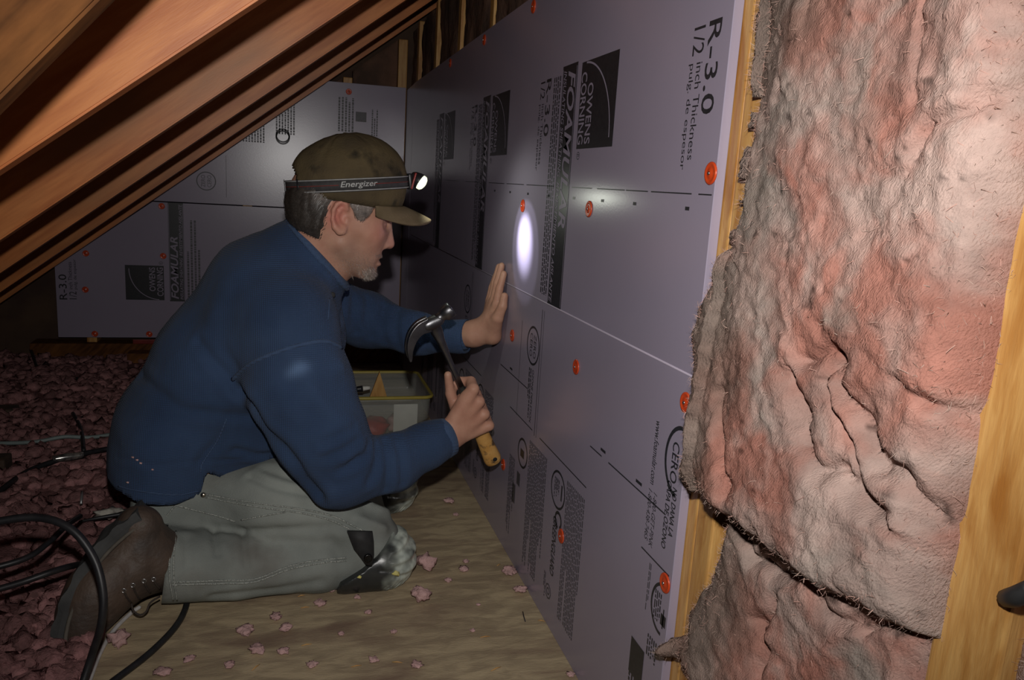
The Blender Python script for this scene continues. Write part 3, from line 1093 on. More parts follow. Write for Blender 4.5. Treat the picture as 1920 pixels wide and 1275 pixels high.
for i, (x0, x1) in enumerate(((0.252, 0.438), (-0.15, 0.21))):
    n, m = 20, 24
    top = (min(roof_z(x0), 1.62) - 0.03)
    xx, zz = np.meshgrid(np.linspace(x0, x1, n), np.linspace(0.70, 1.0, m), indexing='ij')
    zt = roof_z(xx.ravel()) - 0.02
    z = 0.7 + (zz.ravel() - 0.7) / 0.3 * (zt - 0.7)
    g3 = np.stack([xx.ravel(), z, np.full(n * m, i * 2.2)], 1)
    yv = BY + 0.030 + 0.008 * fbm(g3, 14, 4, 40 + i)
    V = np.stack([g3[:, 0], yv, z], 1)
    V = np.vstack([V, V])
    V[n * m:, 1] = BY + 0.095
    idx = np.arange(n * m).reshape(n, m)
    Q = np.stack([idx[:-1, :-1], idx[1:, :-1], idx[1:, 1:], idx[:-1, 1:]], -1).reshape(-1, 4)
    S = []
    for r_ in (idx[0, :], idx[:, -1], idx[-1, ::-1], idx[::-1, 0]):
        for a, b in zip(r_[:-1], r_[1:]):
            S.append((b, a, a + n * m, b + n * m))
    o = quads_obj('insulation_batt', V, np.vstack([Q, Q[:, ::-1] + n * m, np.array(S)]), MT['brown_batt'])
    props(o, ('old brown insulation above the far end board, in the corner bay', 'old brown insulation above the far end board, left of the short stud')[i], 'insulation')


# ================================================================== loose pink fill left of the plywood
def ico(sub, seed, rough):
    bm = bmesh.new()
    bmesh.ops.create_icosphere(bm, subdivisions=sub, radius=1.0)
    V = np.array([v.co[:] for v in bm.verts])
    F = np.array([[v.index for v in f.verts] for f in bm.faces])
    bm.free()
    return V * (1 + rough * fbm(V + seed * 7.7, 1.9, 3, seed))[:, None], F


TPL = [ico(2, k, 0.55) for k in range(8)]
TPL2 = [ico(3, k + 20, 0.35) for k in range(6)]
rg = np.random.default_rng(5)
AV, AF, AC, off = [], [], [], 0
bed = lambda x, y: 0.012 + 0.035 * np.clip((-0.36 - x) / 0.3, 0, 1) + 0.018 * math.sin(x * 7 + 1) * math.sin(y * 5) * np.clip((-0.4 - x) / 0.2, 0, 1)
for k in range(3600):
    y = 0.95 + 2.46 * rg.random() ** 1.15
    x = -0.33 - 0.9 * rg.random() ** (1.0 if y > 1.6 else 1.3)
    s = rg.uniform(0.009, 0.024)
    V, F = TPL[rg.integers(8)]
    th = rg.uniform(0, 6.28)
    R_ = np.array([[math.cos(th), -math.sin(th), 0], [math.sin(th), math.cos(th), 0], [0, 0, 1]])
    AV.append((V * s * np.array([1, 1, 0.75])) @ R_.T + [min(x, -0.325), y, bed(x, y) + rg.uniform(-0.006, 0.012)])
    AF.append(F + off)
    AC.append(np.full((len(V), 3), rg.uniform(0.55, 1.15)))
    off += len(V)
lf = quads_obj('loose_fill_insulation', np.vstack(AV), np.vstack(AF), MT['loose'])
color_attr(lf, np.vstack(AC))
props(lf, 'loose pink blown insulation covering the attic floor at left', 'insulation', kind='stuff')
nx, ny = 50, 90
xx, yy = np.meshgrid(np.linspace(-1.28, -0.318, nx), np.linspace(0.6, BY - 0.022, ny), indexing='ij')
zz = np.array([bed(a, b) for a, b in zip(xx.ravel(), yy.ravel())]) + 0.006 * fbm(np.stack([xx.ravel(), yy.ravel(), 0 * xx.ravel()], 1), 22, 3, 3)
Vb = np.stack([xx.ravel(), yy.ravel(), zz], 1)
Vb = np.vstack([Vb, Vb * [1, 1, 0] + [0, 0, -0.03]])
idx = np.arange(nx * ny).reshape(nx, ny)
Q = np.stack([idx[:-1, :-1], idx[1:, :-1], idx[1:, 1:], idx[:-1, 1:]], -1).reshape(-1, 4)
S = []
for r_ in (idx[0, :], idx[:, -1], idx[-1, ::-1], idx[::-1, 0]):
    for a, b in zip(r_[:-1], r_[1:]):
        S.append((b, a, a + nx * ny, b + nx * ny))
o = quads_obj('packed_fill', Vb, np.vstack([Q, np.array(S)]), MT['loose'], lf)
o['kind'] = 'stuff'
color_attr(o, np.full((len(Vb), 3), 0.6))

# ---- tufts fallen on the plywood
tufts = [(799, 1069, 16, 'pale pink insulation tuft against the front of the near knee pad'), (788, 1128, 15, 'pale pink insulation tuft on the plywood below the knee pad'),
         (483, 1222, 13, 'pink tuft near the bottom centre-left, largest of the cluster below the trouser leg'), (535, 1181, 11, 'pink tuft on the plywood below the middle of the trouser leg'), (459, 1186, 14, 'flat pink tuft on the plywood, upper left of its cluster'), (600, 1135, 10, 'pink tuft just below the black end of the knee pad'), (517, 1162, 10, None), (430, 1250, 9, None), (222, 1210, 16, 'pink tuft beside the white cable and boot toe'), (305, 1265, 12, 'pink tuft at the bottom edge right of the black cable'), (585, 1250, 9, None),
         (531, 1225, 10, None), (843, 943, 9, 'pink tuft alone on the plywood right of the far knee pad'), (870, 1070, 9, None), (873, 1055, 6, None), (840, 1090, 7, None), (955, 1075, 14, 'pink tuft pressed along the foot of the foam board, upper of two'), (985, 1110, 12, 'pink tuft at the foot of the foam board, lower of two'), (700, 1240, 9, None), (780, 1250, 10, None),
         (738, 1187, 6, None), (886, 1184, 5, None), (670, 1122, 6, None), (620, 1110, 6, None), (355, 1240, 9, None), (640, 1190, 6, None), (1080, 1265, 8, 'pink tuft at the bottom edge beside the foam board'), (690, 1150, 6, None), (897, 1135, 4, None), (855, 967, 5, None)]
for px, py, r_, lab in tufts:
    c = FL(px, py)
    s = r_ * c[1] / 1350.0
    V, F = TPL2[rg.integers(6)]
    th = rg.uniform(0, 6.28)
    R_ = np.array([[math.cos(th), -math.sin(th), 0], [math.sin(th), math.cos(th), 0], [0, 0, 1]])
    sq = np.array([1.0, 1.0, 0.85 if r_ > 14 else 0.45])
    W_ = (V * (1 + 0.25 * vnoise(V + px, 2.5, 4) + 0.20 * fbm(V + px, 7, 3, 6))[:, None] * s * sq) @ R_.T
    W_ += c - [0, 0, W_[:, 2].min() - 0.0003]
    if c[0] > 0.40:
        W_[:, 0] += min(0, 0.4765 - W_[:, 0].max())
    t = quads_obj('insulation_tuft', W_, F, MT['fluff'])
    props(t, lab or 'small pink insulation tuft fallen on the plywood floor', 'tuft', None if lab else 'small pink tufts scattered on the plywood')
# wood splinters
MT['splinter'] = mat('pale_splinter', (0.62, 0.36, 0.12), (0.5, 0.25, 0.08), 60, 0.6)
for px, py, a, L in ((930, 1255, 0.4, 0.022), (745, 1243, -0.3, 0.018), (480, 1252, 0.9, 0.02), (572, 1140, 0.05, 0.016), (1015, 1165, -0.5, 0.014), (575, 1210, 0.1, 0.018), (565, 1118, 0.2, 0.014), (910, 1195, 0.0, 0.02), (668, 1250, 0.1, 0.018), (935, 1060, 0.6, 0.012)):
    c = FL(px, py)
    d = np.array([math.cos(a), math.sin(a), 0]) * L / 2
    tube('wood_splinter', [c - d + [0, 0, .001], c + [0, 0, 0.0022], c + d + [0, 0, .001]], [0.0006, 0.0011, 0.0004], MT['splinter'], None, 5)
    ob = COL.objects[-1]
    props(ob, 'thin pale wood splinter lying on the plywood', 'splinter', 'wood splinters on the plywood')
c = FL(982, 1157)
nl = tube('nail', [c + [0.003, 0.017, 0.0012], c + [0, 0, 0.0012], c + [-0.002, -0.017, 0.0012]], 0.0011, MT['ink'], None, 6)
props(nl, 'dark nail lying on the plywood near the knee wall', 'nail')

# ================================================================== cables
MT['rubber'] = mat('black_cable_rubber', (0.012, 0.012, 0.014), (0.02, 0.02, 0.022), 60, 0.45)
MT['whitecable'] = mat('white_cable_jacket', (0.62, 0.60, 0.58), (0.5, 0.48, 0.46), 60, 0.5)
MT['greycable'] = mat('grey_cable_jacket', (0.22, 0.27, 0.26), (0.17, 0.21, 0.2), 60, 0.5)


def cab(name, pts, r, m, label, n=48):
    o = tube(name, pts, r, MT[m], None, 10, n)
    return props(o, label, 'cable')


z0 = 0.055
cab('cable', [P(-60, 988, 1.26), P(60, 970, 1.26), P(130, 990, 1.24), P(175, 1045, 1.22), P(193, 1110, 1.20), P(190, 1170, 1.19), P(172, 1230, 1.20), P(150, 1300, 1.18), P(130, 1400, 1.15)], 0.0062, 'rubber',
    'thick black cable looping in front of the boot at left')
cab('cable', [P(-50, 1075, 1.34), P(45, 1048, 1.37), P(90, 1018, 1.42), P(125, 985, 1.5), P(150, 968, 1.6)], 0.0052, 'rubber', 'black cable running under the loop towards the jeans hem')
cab('cable', [P(-40, 1115, 1.30), P(40, 1092, 1.33), P(110, 1068, 1.36), P(150, 1058, 1.43), P(200, 1050, 1.53)], 0.0055, 'rubber', 'black cable passing behind the boot toe at left')
cab('cable', [FL(352, 1118, 0.006) + [0, 0.02, 0], FL(346, 1145, 0.006), FL(325, 1180, 0.006), FL(280, 1225, 0.006), FL(215, 1275, 0.006), FL(120, 1345, 0.006)], 0.0058, 'rubber', 'black cable curving across the plywood from under the leg')
cab('cable', [FL(262, 1138, 0.005), FL(245, 1150, 0.004), FL(215, 1180, 0.004), FL(190, 1220, 0.004), FL(172, 1265, 0.004), FL(150, 1330, 0.004)], 0.0038, 'whitecable', 'white cable running from the boot laces to the bottom edge')
cab('cable', [FL(-40, 832, z0), FL(60, 829, z0), FL(120, 819, z0 + .006), FL(170, 820, z0), FL(235, 812, z0), FL(300, 815, z0)], 0.0055, 'greycable', 'pale grey cable lying across the pink fill behind the man')
cab('cable', [FL(-40, 950, z0), FL(0, 920, z0), FL(50, 885, z0), FL(110, 862, z0 + .004), FL(150, 852, z0 + .004), FL(200, 842, z0), FL(250, 835, z0)], 0.0068, 'rubber', 'black taped cable with a shiny splice on the pink fill')
cab('cable', [FL(58, 655, z0), FL(70, 690, z0 + .005), FL(88, 725, z0), FL(125, 760, z0), FL(150, 800, z0), FL(157, 845, z0 + .008)], 0.0055, 'rubber', 'thin black wire branching up from the taped splice')
cab('cable', [FL(-30, 718, z0), FL(40, 728, z0), FL(80, 715, z0 + .006), FL(120, 709, z0), FL(160, 711, z0)], 0.0055, 'rubber', 'thin black wire crossing the dark fill far left')
c = FL(126, 859, z0 + 0.006)
sp = tube('splice_tape', [c + [-0.03, -0.012, 0.002], c + [0, 0, 0.003], c + [0.035, 0.013, 0.002]], [0.0085, 0.0105, 0.0085], mat('foil_tape', (0.75, 0.72, 0.66), (0.10, 0.10, 0.12), 60, 0.18, metal=0.8), None, 12, 10)
props(sp, 'shiny foil tape splice wrapped round the black cable', 'tape')

# dark weathered joist ends at the left border
MT['oldwood'] = mat('old_dark_wood', (0.09, 0.055, 0.035), (0.045, 0.03, 0.022), 14, 0.85, 0.3, 60, stretch=(2, 2, 6))
for (pa, pb, pc, lab) in (((-60, 905), (68, 840), 0.075, 'dark weathered joist end at the left border behind the taped cable'), ((-70, 800), (66, 762), 0.07, 'dark wood block farther back at the left border')):
    a, b = FL(*pa, 0.02), FL(*pb, 0.02)
    bm = box_bm((min(a[0], b[0]), a[1], 0.0), (max(a[0], b[0]), a[1] + 0.06, pc), 0.006)
    o = bm_obj('joist_offcut', bm, MT['oldwood'])
    props(o, lab, 'joist')

# glassy scraps and plastic wire beside the boot heel
MT['clear'] = mat('clear_crumpled_plastic', (0.55, 0.52, 0.45), (0.35, 0.33, 0.3), 80, 0.12, spec=0.9)
c = FL(205, 962, 0.05)
V, F = TPL2[2]
W_ = V * np.array([0.028, 0.018, 0.009]) * (1 + 0.5 * vnoise(V, 5, 9))[:, None] + c
o = quads_obj('plastic_scrap', W_, F, MT['clear'], None, False)
props(o, 'crumpled clear plastic scrap on the pink fill behind the boot heel', 'scrap')
tl = tube('screwdriver', [FL(148, 978, 0.052), FL(180, 972, 0.056), FL(238, 962, 0.06)], [0.002, 0.004, 0.005], MT['rubber'], None, 8, 12)
props(tl, 'thin black tool lying on the fill by the boot heel', 'tool')
tl = tube('metal_clip', [FL(152, 945, 0.05), FL(153, 932, 0.06), FL(154, 922, 0.066)], 0.003, mat('dull_aluminium', (0.5, 0.5, 0.5), (0.35, 0.35, 0.35), 50, 0.4, metal=0.7), None, 8)
props(tl, 'short grey metal clip standing in the pink fill', 'clip')
rd = box('red_strip', (-0.62, BY - 0.03, 0.0865), (-0.50, BY - 0.022, 0.1045), mat('dark_red_plastic', (0.22, 0.02, 0.015), (0.16, 0.015, 0.012), 40, 0.4), None, 0.002)
props(rd, 'dark red strip lying on the plate under the far board', 'strip')
# ================================================================== the kneeling man
MT['skin'] = mat('skin', (0.52, 0.29, 0.20), (0.46, 0.24, 0.165), 45, 0.5, 0.10, 400, attr=True, spec=0.35, sss=0.06)
MT['shirt'] = knit_bump(mat('blue_waffle_knit', (0.042, 0.072, 0.142), (0.033, 0.057, 0.116), 9, 0.9, 0, spec=0.08, sheen=0.06, attr=True,
                            c3=(0.052, 0.085, 0.160), scale3=5, lo3=0.55, hi3=0.75), 95, 95, 0.55)
MT['trim'] = knit_bump(mat('blue_rib_knit', (0.060, 0.096, 0.178), (0.050, 0.083, 0.158), 20, 0.9, 0, spec=0.08, sheen=0.06), 120, 40, 0.5)
MT['jeans'] = mat('grey_green_canvas', (0.265, 0.285, 0.262), (0.205, 0.222, 0.205), 11, 0.85, 0.25, 420, spec=0.15, attr=True,
                  c3=(0.165, 0.165, 0.148), scale3=7, lo3=0.55, hi3=0.75)
MT['stitch'] = mat('pale_stitching', (0.44, 0.46, 0.42), (0.12, 0.13, 0.12), 500, 0.85, spec=0.1)
MT['hair'] = mat('dark_hair', (0.030, 0.024, 0.020), (0.055, 0.045, 0.038), 90, 0.5, 0.4, 300, attr=True, stretch=(1, 1, 3))
MT['strand'] = mat('hair_strands', (0.030, 0.024, 0.020), (0.05, 0.04, 0.034), 200, 0.4, attr=True)
MT['boot'] = mat('brown_boot_leather', (0.090, 0.060, 0.043), (0.046, 0.033, 0.026), 14, 0.6, 0.35, 140, c3=(0.13, 0.105, 0.082), scale3=8, lo3=0.54, hi3=0.72, lo=0.4, hi=0.6)
MT['welt'] = mat('boot_welt', (0.12, 0.105, 0.085), (0.08, 0.07, 0.055), 60, 0.8)
MT['sole'] = mat('dark_rubber_sole', (0.065, 0.066, 0.064), (0.035, 0.036, 0.036), 20, 0.8, 0.3, 80)
MT['pad'] = mat('black_pad_plastic', (0.022, 0.024, 0.024), (0.035, 0.037, 0.036), 25, 0.30, 0.12, 60, attr=True)
MT['blackstrap'] = mat('black_webbing', (0.014, 0.014, 0.015), (0.022, 0.022, 0.022), 90, 0.7)
MT['brass'] = mat('rivet_metal', (0.55, 0.5, 0.4), (0.4, 0.36, 0.3), 100, 0.25, metal=1.0)
MT['paint'] = mat('yellow_paint_fleck', (0.62, 0.56, 0.16), (0.55, 0.5, 0.2), 90, 0.7)

EY = np.array([0.0, 1.0, 0.0])


def sc(Y):
    return Y / 1505.0


def C(px, py, Y, r, px2, py2, Y2, r2, k=0.03, fl=1.0, n=EY):
    return rc(P(px, py, Y), P(px2, py2, Y2), r * sc(Y), r2 * sc(Y2), k, n, fl)


def chain(pts, k=0.03, fl=1.0, n=EY):
    out = []
    for a, b in zip(pts[:-1], pts[1:]):
        f_ = fl if np.isscalar(fl) else fl
        out.append(C(a[0], a[1], a[2], a[3], b[0], b[1], b[2], b[3], k, f_, n))
    return out


def axes2(px, py, Y, deg):
    u = P(px + 5, py, Y) - P(px, py, Y)
    v = P(px, py + 5, Y) - P(px, py, Y)
    u /= np.linalg.norm(u)
    v = v - u * (v @ u)
    v /= np.linalg.norm(v)
    a = math.radians(deg)
    return np.array([math.cos(a) * u + math.sin(a) * v, -math.sin(a) * u + math.cos(a) * v, EY])


def E(px, py, Y, ru, rv, ry, deg=0.0, k=0.01):
    s = sc(Y)
    return el(P(px, py, Y), np.array([ru, rv, ry]) * s, axes2(px, py, Y, deg), k)


def both(px, py, Y, dy, *a, **kw):
    """pair of ellipsoids mirrored about the face's mid plane"""
    s = sc(Y)
    return [E(px, py, Y - dy * s, *a, **kw), E(px, py, Y + dy * s, *a, **kw)]


# ---------------------------------------------------------------- head (profile towards the knee wall)
HY = 1.64
head = [E(637, 372, HY, 89, 82, 70, 10, 0.02),
        E(606, 388, HY, 57, 60, 64, 0, 0.03),
        E(684, 405, HY, 46, 62, 60, 0, 0.03),          # upper face
        E(672, 452, HY, 44, 52, 53, 25, 0.03),         # lower face
        E(681, 484, HY, 26, 30, 36, 15, 0.02),         # muzzle
        E(684, 506, HY, 14, 14, 21, 0, 0.014),         # chin
        E(719, 398, HY, 15, 11, 44, 20, 0.012)]        # brow ridge
for sg in (-1, 1):
    head.append(rc(P(640, 455, HY + sg * 50 * sc(HY)), P(680, 507, HY + sg * 16 * sc(HY)), 17 * sc(HY), 12 * sc(HY), 0.02))   # jaw line
    head.append(rc(P(652, 425, HY + sg * 56 * sc(HY)), P(700, 437, HY + sg * 40 * sc(HY)), 12 * sc(HY), 14 * sc(HY), 0.02))   # cheek bone
head += [rc(P(724, 408, HY), P(727, 456, HY), 8 * sc(HY), 10 * sc(HY), 0.010, EY, 1.0),       # nose bridge
         rc(P(726, 420, HY), P(731, 457, HY), 5 * sc(HY), 9 * sc(HY), 0.006)]
head += both(721, 460, HY, 11, 9, 8, 7, 0, k=0.006)                                           # nostril wings
head += [E(709, 479, HY, 9, 5.5, 20, 25, 0.005), E(706, 494, HY, 9, 5.0, 17, 10, 0.005)]      # lips
head += [E(697, 510, HY, 9, 10, 14, 0, 0.01)]
# neck down into the collar
neck = [rc(P(610, 425, HY), P(566, 530, HY + 0.02), 58 * sc(HY), 60 * sc(HY), 0.03, EY, 0.98),
        rc(P(632, 470, HY), P(590, 545, HY + 0.02), 32 * sc(HY), 44 * sc(HY), 0.035, EY, 1.0)]
cuts = both(726, 420, HY, 31, 11, 10, 17, 0, k=0.012)                                         # eye sockets
cuts += [E(719, 486.5, HY, 12, 1.6, 20, 20, 0.003)]                                           # mouth line
cuts += both(722, 467, HY, 8, 5, 3, 4, 0, k=0.003)
ear_pts = [(652, 392), (650, 381), (641, 376), (631, 381), (623.5, 394), (622, 412), (627, 427), (636, 437), (643, 436), (646, 428)]


ear_pts = [(638 + (a - 638) * 0.90, 407 + (b - 407) * 0.93) for a, b in ear_pts]


def ear(sg):
    yo = HY + sg * 68 * sc(HY)
    out = [E(640, 404, HY + sg * 62 * sc(HY), 17, 27, 7, 8, 0.006)]
    for i, (a, b) in enumerate(zip(ear_pts[:-1], ear_pts[1:])):
        ya = yo + sg * (4 + 7 * math.sin(math.pi * i / 9)) * sc(HY)
        yb = yo + sg * (4 + 7 * math.sin(math.pi * (i + 1) / 9)) * sc(HY)
        out.append(rc(P(*a, ya), P(*b, yb), (4.0 if i < 6 else 6.0) * sc(HY), (4.0 if i < 5 else 6.0) * sc(HY), 0.0035))
    for a, b in (((641, 390), (634, 402)), ((634, 402), (636, 418)), ((636, 418), (642, 426))):
        out.append(rc(P(*a, yo + sg * 5 * sc(HY)), P(*b, yo + sg * 5 * sc(HY)), 3.4 * sc(HY), 3.4 * sc(HY), 0.004))
    out.append(E(650, 414, yo, 5, 7, 6, 0, 0.004))
    return out


eye_balls = both(713, 421, HY, 31, 11.5, 11.5, 12, 0, k=0.003)
lids = []
for sg in (-1, 1):
    for t0, t1 in ((-0.5, 0.0), (0.0, 0.5)):
        ya, yb = HY + sg * (31 + 20 * t0) * sc(HY), HY + sg * (31 + 20 * t1) * sc(HY)
        xa, xb = 722 - abs(t0) * 10 - 0.5, 722 - abs(t1) * 10 - 0.5
        lids.append(rc(P(xa, 419, ya), P(xb, 419, yb), 3.6 * sc(HY), 3.6 * sc(HY), 0.004))
        lids.append(rc(P(xa - 2, 427, ya), P(xb - 2, 427, yb), 2.6 * sc(HY), 2.6 * sc(HY), 0.004))
ear_n, ear_f = ear(-1), ear(1)
head_main = head + neck
ear_cut = [E(642, 407, HY - 79 * sc(HY), 7, 11, 9, 10, 0.004), E(642, 407, HY + 79 * sc(HY), 7, 11, 9, 10, 0.004)]


def head_extra(g, d):
    for lst in (eye_balls, lids, ear_n, ear_f):
        e = sdf(lst, g)
        kk = 0.004
        h = np.clip(0.5 + 0.5 * (d - e) / kk, 0, 1)
        d = d + (e - d) * h - kk * h * (1 - h)
    for p in ear_cut:
        e = -prim(p, g)
        kk = 0.005
        h = np.clip(0.5 - 0.5 * (d - e) / kk, 0, 1)
        d = d + (e - d) * h + kk * h * (1 - h)
    return d


HV, HQ = surf(head_main, 0.0026, cuts, head_extra)
HV = relax(HV, HQ, 1, 0.3)

# ---------------------------------------------------------------- hands
def px3(px, py, Y):
    return P(px, py, Y)


# near (right) hand closed round the hammer grip: back of the hand towards the camera, fingers going away round the far side
GA, GB = P(812, 606, 1.520), P(926, 866, 1.600)      # hammer axis: head centre to butt
GD = (GB - GA) / np.linalg.norm(GB - GA)
HLEN = np.linalg.norm(GB - GA)


def ax_pt(t):
    return GA + (GB - GA) * t


GF = np.cross(EY, GD)                                # points to the front (towards the wall), across the grip
GF -= GD * (GF @ GD)
GF /= np.linalg.norm(GF)
if GF[0] < 0:
    GF = -GF
GN = np.cross(GD, GF)                                # across the grip, towards the camera
if GN[1] > 0:
    GN = -GN
wr_n = P(838, 818, 1.548)
nh = []
ts = (0.435, 0.525, 0.615, 0.700)
lens = (0.046, 0.048, 0.045, 0.038)
rad = (0.0118, 0.0120, 0.0115, 0.0104)
for i, t in enumerate(ts):
    c = ax_pt(t)
    kn = c + GF * 0.019 + GN * 0.028
    wj = wr_n + GD * (i - 1.5) * 0.007 + GN * 0.002
    nh.append(rc(wj + (kn - wj) * 0.22, kn, 0.0165, rad[i] + 0.001, 0.010))           # metacarpal
    p1 = c + GF * 0.0245 - GN * 0.012 + GD * 0.005
    nh.append(rc(kn, p1, rad[i] + 0.0008, rad[i] - 0.0004, 0.0022))                   # first phalanx round the front
    p2 = c + GF * 0.006 - GN * 0.029 + GD * 0.004
    nh.append(rc(p1, p2, rad[i] - 0.0003, rad[i] - 0.0013, 0.0022))
    p3 = c - GF * 0.014 - GN * 0.020 + GD * 0.004
    nh.append(rc(p2, p3, rad[i] - 0.0013, rad[i] - 0.0022, 0.0022))
nh.append(el(ax_pt(0.60) - GF * 0.018 + GN * 0.019, (0.031, 0.040, 0.017), np.array([GF, GD, GN]), 0.012))      # palm
nh.append(rc(wr_n + GD * 0.002, ax_pt(0.62) - GF * 0.012 + GN * 0.012, 0.026, 0.022, 0.016))
th0 = ax_pt(0.62) - GF * 0.030 + GN * 0.006
th1 = ax_pt(0.46) - GF * 0.025 - GN * 0.012
th2 = ax_pt(0.345) - GF * 0.014 - GN * 0.013
nh += [rc(th0, ax_pt(0.47) + GF * 0.006 + GN * 0.022, 0.013, 0.0115, 0.012), el(ax_pt(0.53) - GF * 0.006 + GN * 0.022, (0.022, 0.030, 0.013), np.array([GF, GD, GN]), 0.012)]
nh += [rc(wr_n - GF * 0.004, th0, 0.018, 0.0155, 0.010), rc(th0, th1, 0.0150, 0.0112, 0.008), rc(th1, th2, 0.0108, 0.0082, 0.003)]
fore_n = [rc(P(800, 838, 1.530), wr_n, 0.030, 0.026, 0.02), rc(P(735, 868, 1.50), P(800, 838, 1.530), 0.042, 0.036, 0.02)]
NV, NQ = surf(nh + fore_n[:1], 0.0021, pad=0.012)
NV = relax(NV, NQ, 1, 0.3)

# far (left) hand flat against the board, fingers up, thumb side towards the camera
wf = P(888, 626, 1.765)
fh = []
pc = P(926, 600, 1.735)
pc[0] = WX - 0.026
heel = P(936, 628, 1.740)
heel[0] = WX - 0.020
fh += [rc(wf, heel, 0.026, 0.020, 0.012), rc(wf, pc, 0.026, 0.021, 0.014, EY, 1.35), rc(heel, pc, 0.020, 0.018, 0.012, EY, 1.4)]
fh += [el(pc + [0.004, 0.010, 0.012], (0.017, 0.040, 0.040), None, 0.012)]
fl_ = (0.072, 0.082, 0.077, 0.060)
for i in range(4):
    b0 = pc + np.array([0.006, -0.022 + 0.0205 * i, 0.046 - (0.006 if i in (0, 3) else 0.0)])
    b0[0] = WX - 0.021
    m0 = b0 + np.array([0.004, -0.003 + 0.001 * i, fl_[i] * 0.50])
    m0[0] = WX - 0.0165
    t0 = b0 + np.array([0, -0.005 + 0.002 * i, fl_[i]])
    t0[0] = WX - 0.0088
    fh += [rc(pc + [0.004, -0.010 + 0.008 * i, 0.0], b0, 0.0135, 0.0105, 0.007), rc(b0, m0, 0.0105, 0.0092, 0.0022), rc(m0, t0, 0.0092, 0.0076, 0.0022)]
t1 = pc + np.array([0.004, -0.036, 0.010])
t1[0] = WX - 0.020
t2 = t1 + np.array([0.0, -0.010, 0.030])
t2[0] = WX - 0.0125
t3 = t2 + np.array([0.0, -0.002, 0.024])
t3[0] = WX - 0.0098
fh += [rc(heel + [0, -0.006, 0.0], t1, 0.0165, 0.0135, 0.010), rc(t1, t2, 0.0130, 0.0108, 0.004), rc(t2, t3, 0.0108, 0.0085, 0.003)]
fore_f = [rc(P(845, 628, 1.80), wf, 0.027, 0.0250, 0.02), rc(P(780, 622, 1.855), P(845, 628, 1.80), 0.040, 0.033, 0.02)]
FV_, FQ_ = surf(fh + fore_f[:1], 0.0023, pad=0.012)
FV_[:, 0] = np.minimum(FV_[:, 0], WX - 0.0008)
FV_ = relax(FV_, FQ_, 1, 0.3)

# ---------------------------------------------------------------- inner body joining head, arms and legs under the clothes
inner = chain([(572, 530, 1.665, 56), (515, 575, 1.69, 74), (430, 690, 1.70, 85), (345, 850, 1.70, 72)], 0.05, 1.15)
inner += chain([(540, 600, 1.56, 45), (572, 740, 1.50, 45), (640, 880, 1.475, 34), (735, 868, 1.50, 32), (800, 838, 1.53, 29)], 0.02)
inner += [rc(P(800, 838, 1.530), wr_n, 0.030, 0.0255, 0.02)]
inner += chain([(585, 565, 1.85, 40), (690, 604, 1.92, 28), (780, 626, 1.857, 24), (845, 628, 1.80, 23)], 0.02) + [rc(P(845, 628, 1.80), wf, 0.027, 0.024, 0.02)]
inner += chain([(375, 890, 1.62, 55), (670, 985, 1.535, 36), (660, 1045, 1.515, 32), (330, 1060, 1.485, 36), (262, 1050, 1.46, 34)], 0.02)
inner += chain([(375, 880, 1.78, 50), (700, 920, 1.865, 28), (660, 950, 1.885, 24), (430, 966, 1.90, 26)], 0.02)
IV, IQ = surf(inner, 0.011)
VV = np.vstack([HV, NV, FV_, IV])
QQ = np.vstack([HQ, NQ + len(HV), FQ_ + len(HV) + len(NV), IQ + len(HV) + len(NV) + len(FV_)])
person = quads_obj('person', VV, QQ, MT['skin'])
md = person.modifiers.new('r', 'REMESH')
md.mode = 'VOXEL'
md.voxel_size = 0.0026
md.use_smooth_shade = True
dg = bpy.context.evaluated_depsgraph_get()
nm = bpy.data.meshes.new_from_object(person.evaluated_get(dg))
person.modifiers.clear()
old = person.data
person.data = nm
bpy.data.meshes.remove(old)
bpy.data.meshes[nm.name].shade_smooth()
pv = np.empty(len(nm.vertices) * 3, np.float32)
nm.vertices.foreach_get('co', pv)
pv = pv.reshape(-1, 3).astype(float)
pp_ = project(pv)


def blob(px, py, Y, r, q=pv):
    return np.exp(-(np.linalg.norm(q - P(px, py, Y), axis=1) / (r * sc(Y))) ** 2)[:, None]


cl = np.ones((len(pv), 3))
for sg in (-1, 1):
    yo = HY + sg * 72 * sc(HY)
    cl *= 1 - blob(628, 410, yo, 20) * np.array([-0.06, 0.32, 0.26])
    cl *= 1 - blob(640, 382, yo, 14) * np.array([-0.06, 0.28, 0.2])
    cl *= 1 - blob(705, 435, HY + sg * 45 * sc(HY), 24) * np.array([0.0, 0.22, 0.18])
    cl *= 1 - blob(652, 470, HY + sg * 50 * sc(HY), 26) * np.array([0.26, 0.17, 0.12])
    cl *= 1 - blob(676, 500, HY + sg * 30 * sc(HY), 24) * np.array([0.30, 0.2, 0.14])
    cl *= 1 - blob(716, 422, HY + sg * 34 * sc(HY), 12) * np.array([0.25, 0.3, 0.25])
cl *= 1 - blob(730, 455, HY, 14) * np.array([0.0, 0.2, 0.16])
cl *= 1 - blob(712, 480, HY, 12) * np.array([0.22, 0.18, 0.15])
cl *= 1 - blob(712, 489, HY, 9) * np.array([0.15, 0.32, 0.26])
cl *= 1 - blob(560, 480, HY, 60) * np.array([0.0, 0.1, 0.1])
knu = np.exp(-((pv - ax_pt(0.55)) ** 2).sum(1) / 0.06 ** 2)[:, None]
cl *= 1 - knu * 0.10 * np.array([0, 1, 1])
color_attr(person, cl)
props(person, 'kneeling man in blue shirt and cap, palm on the board, hammer in his fist', 'person')


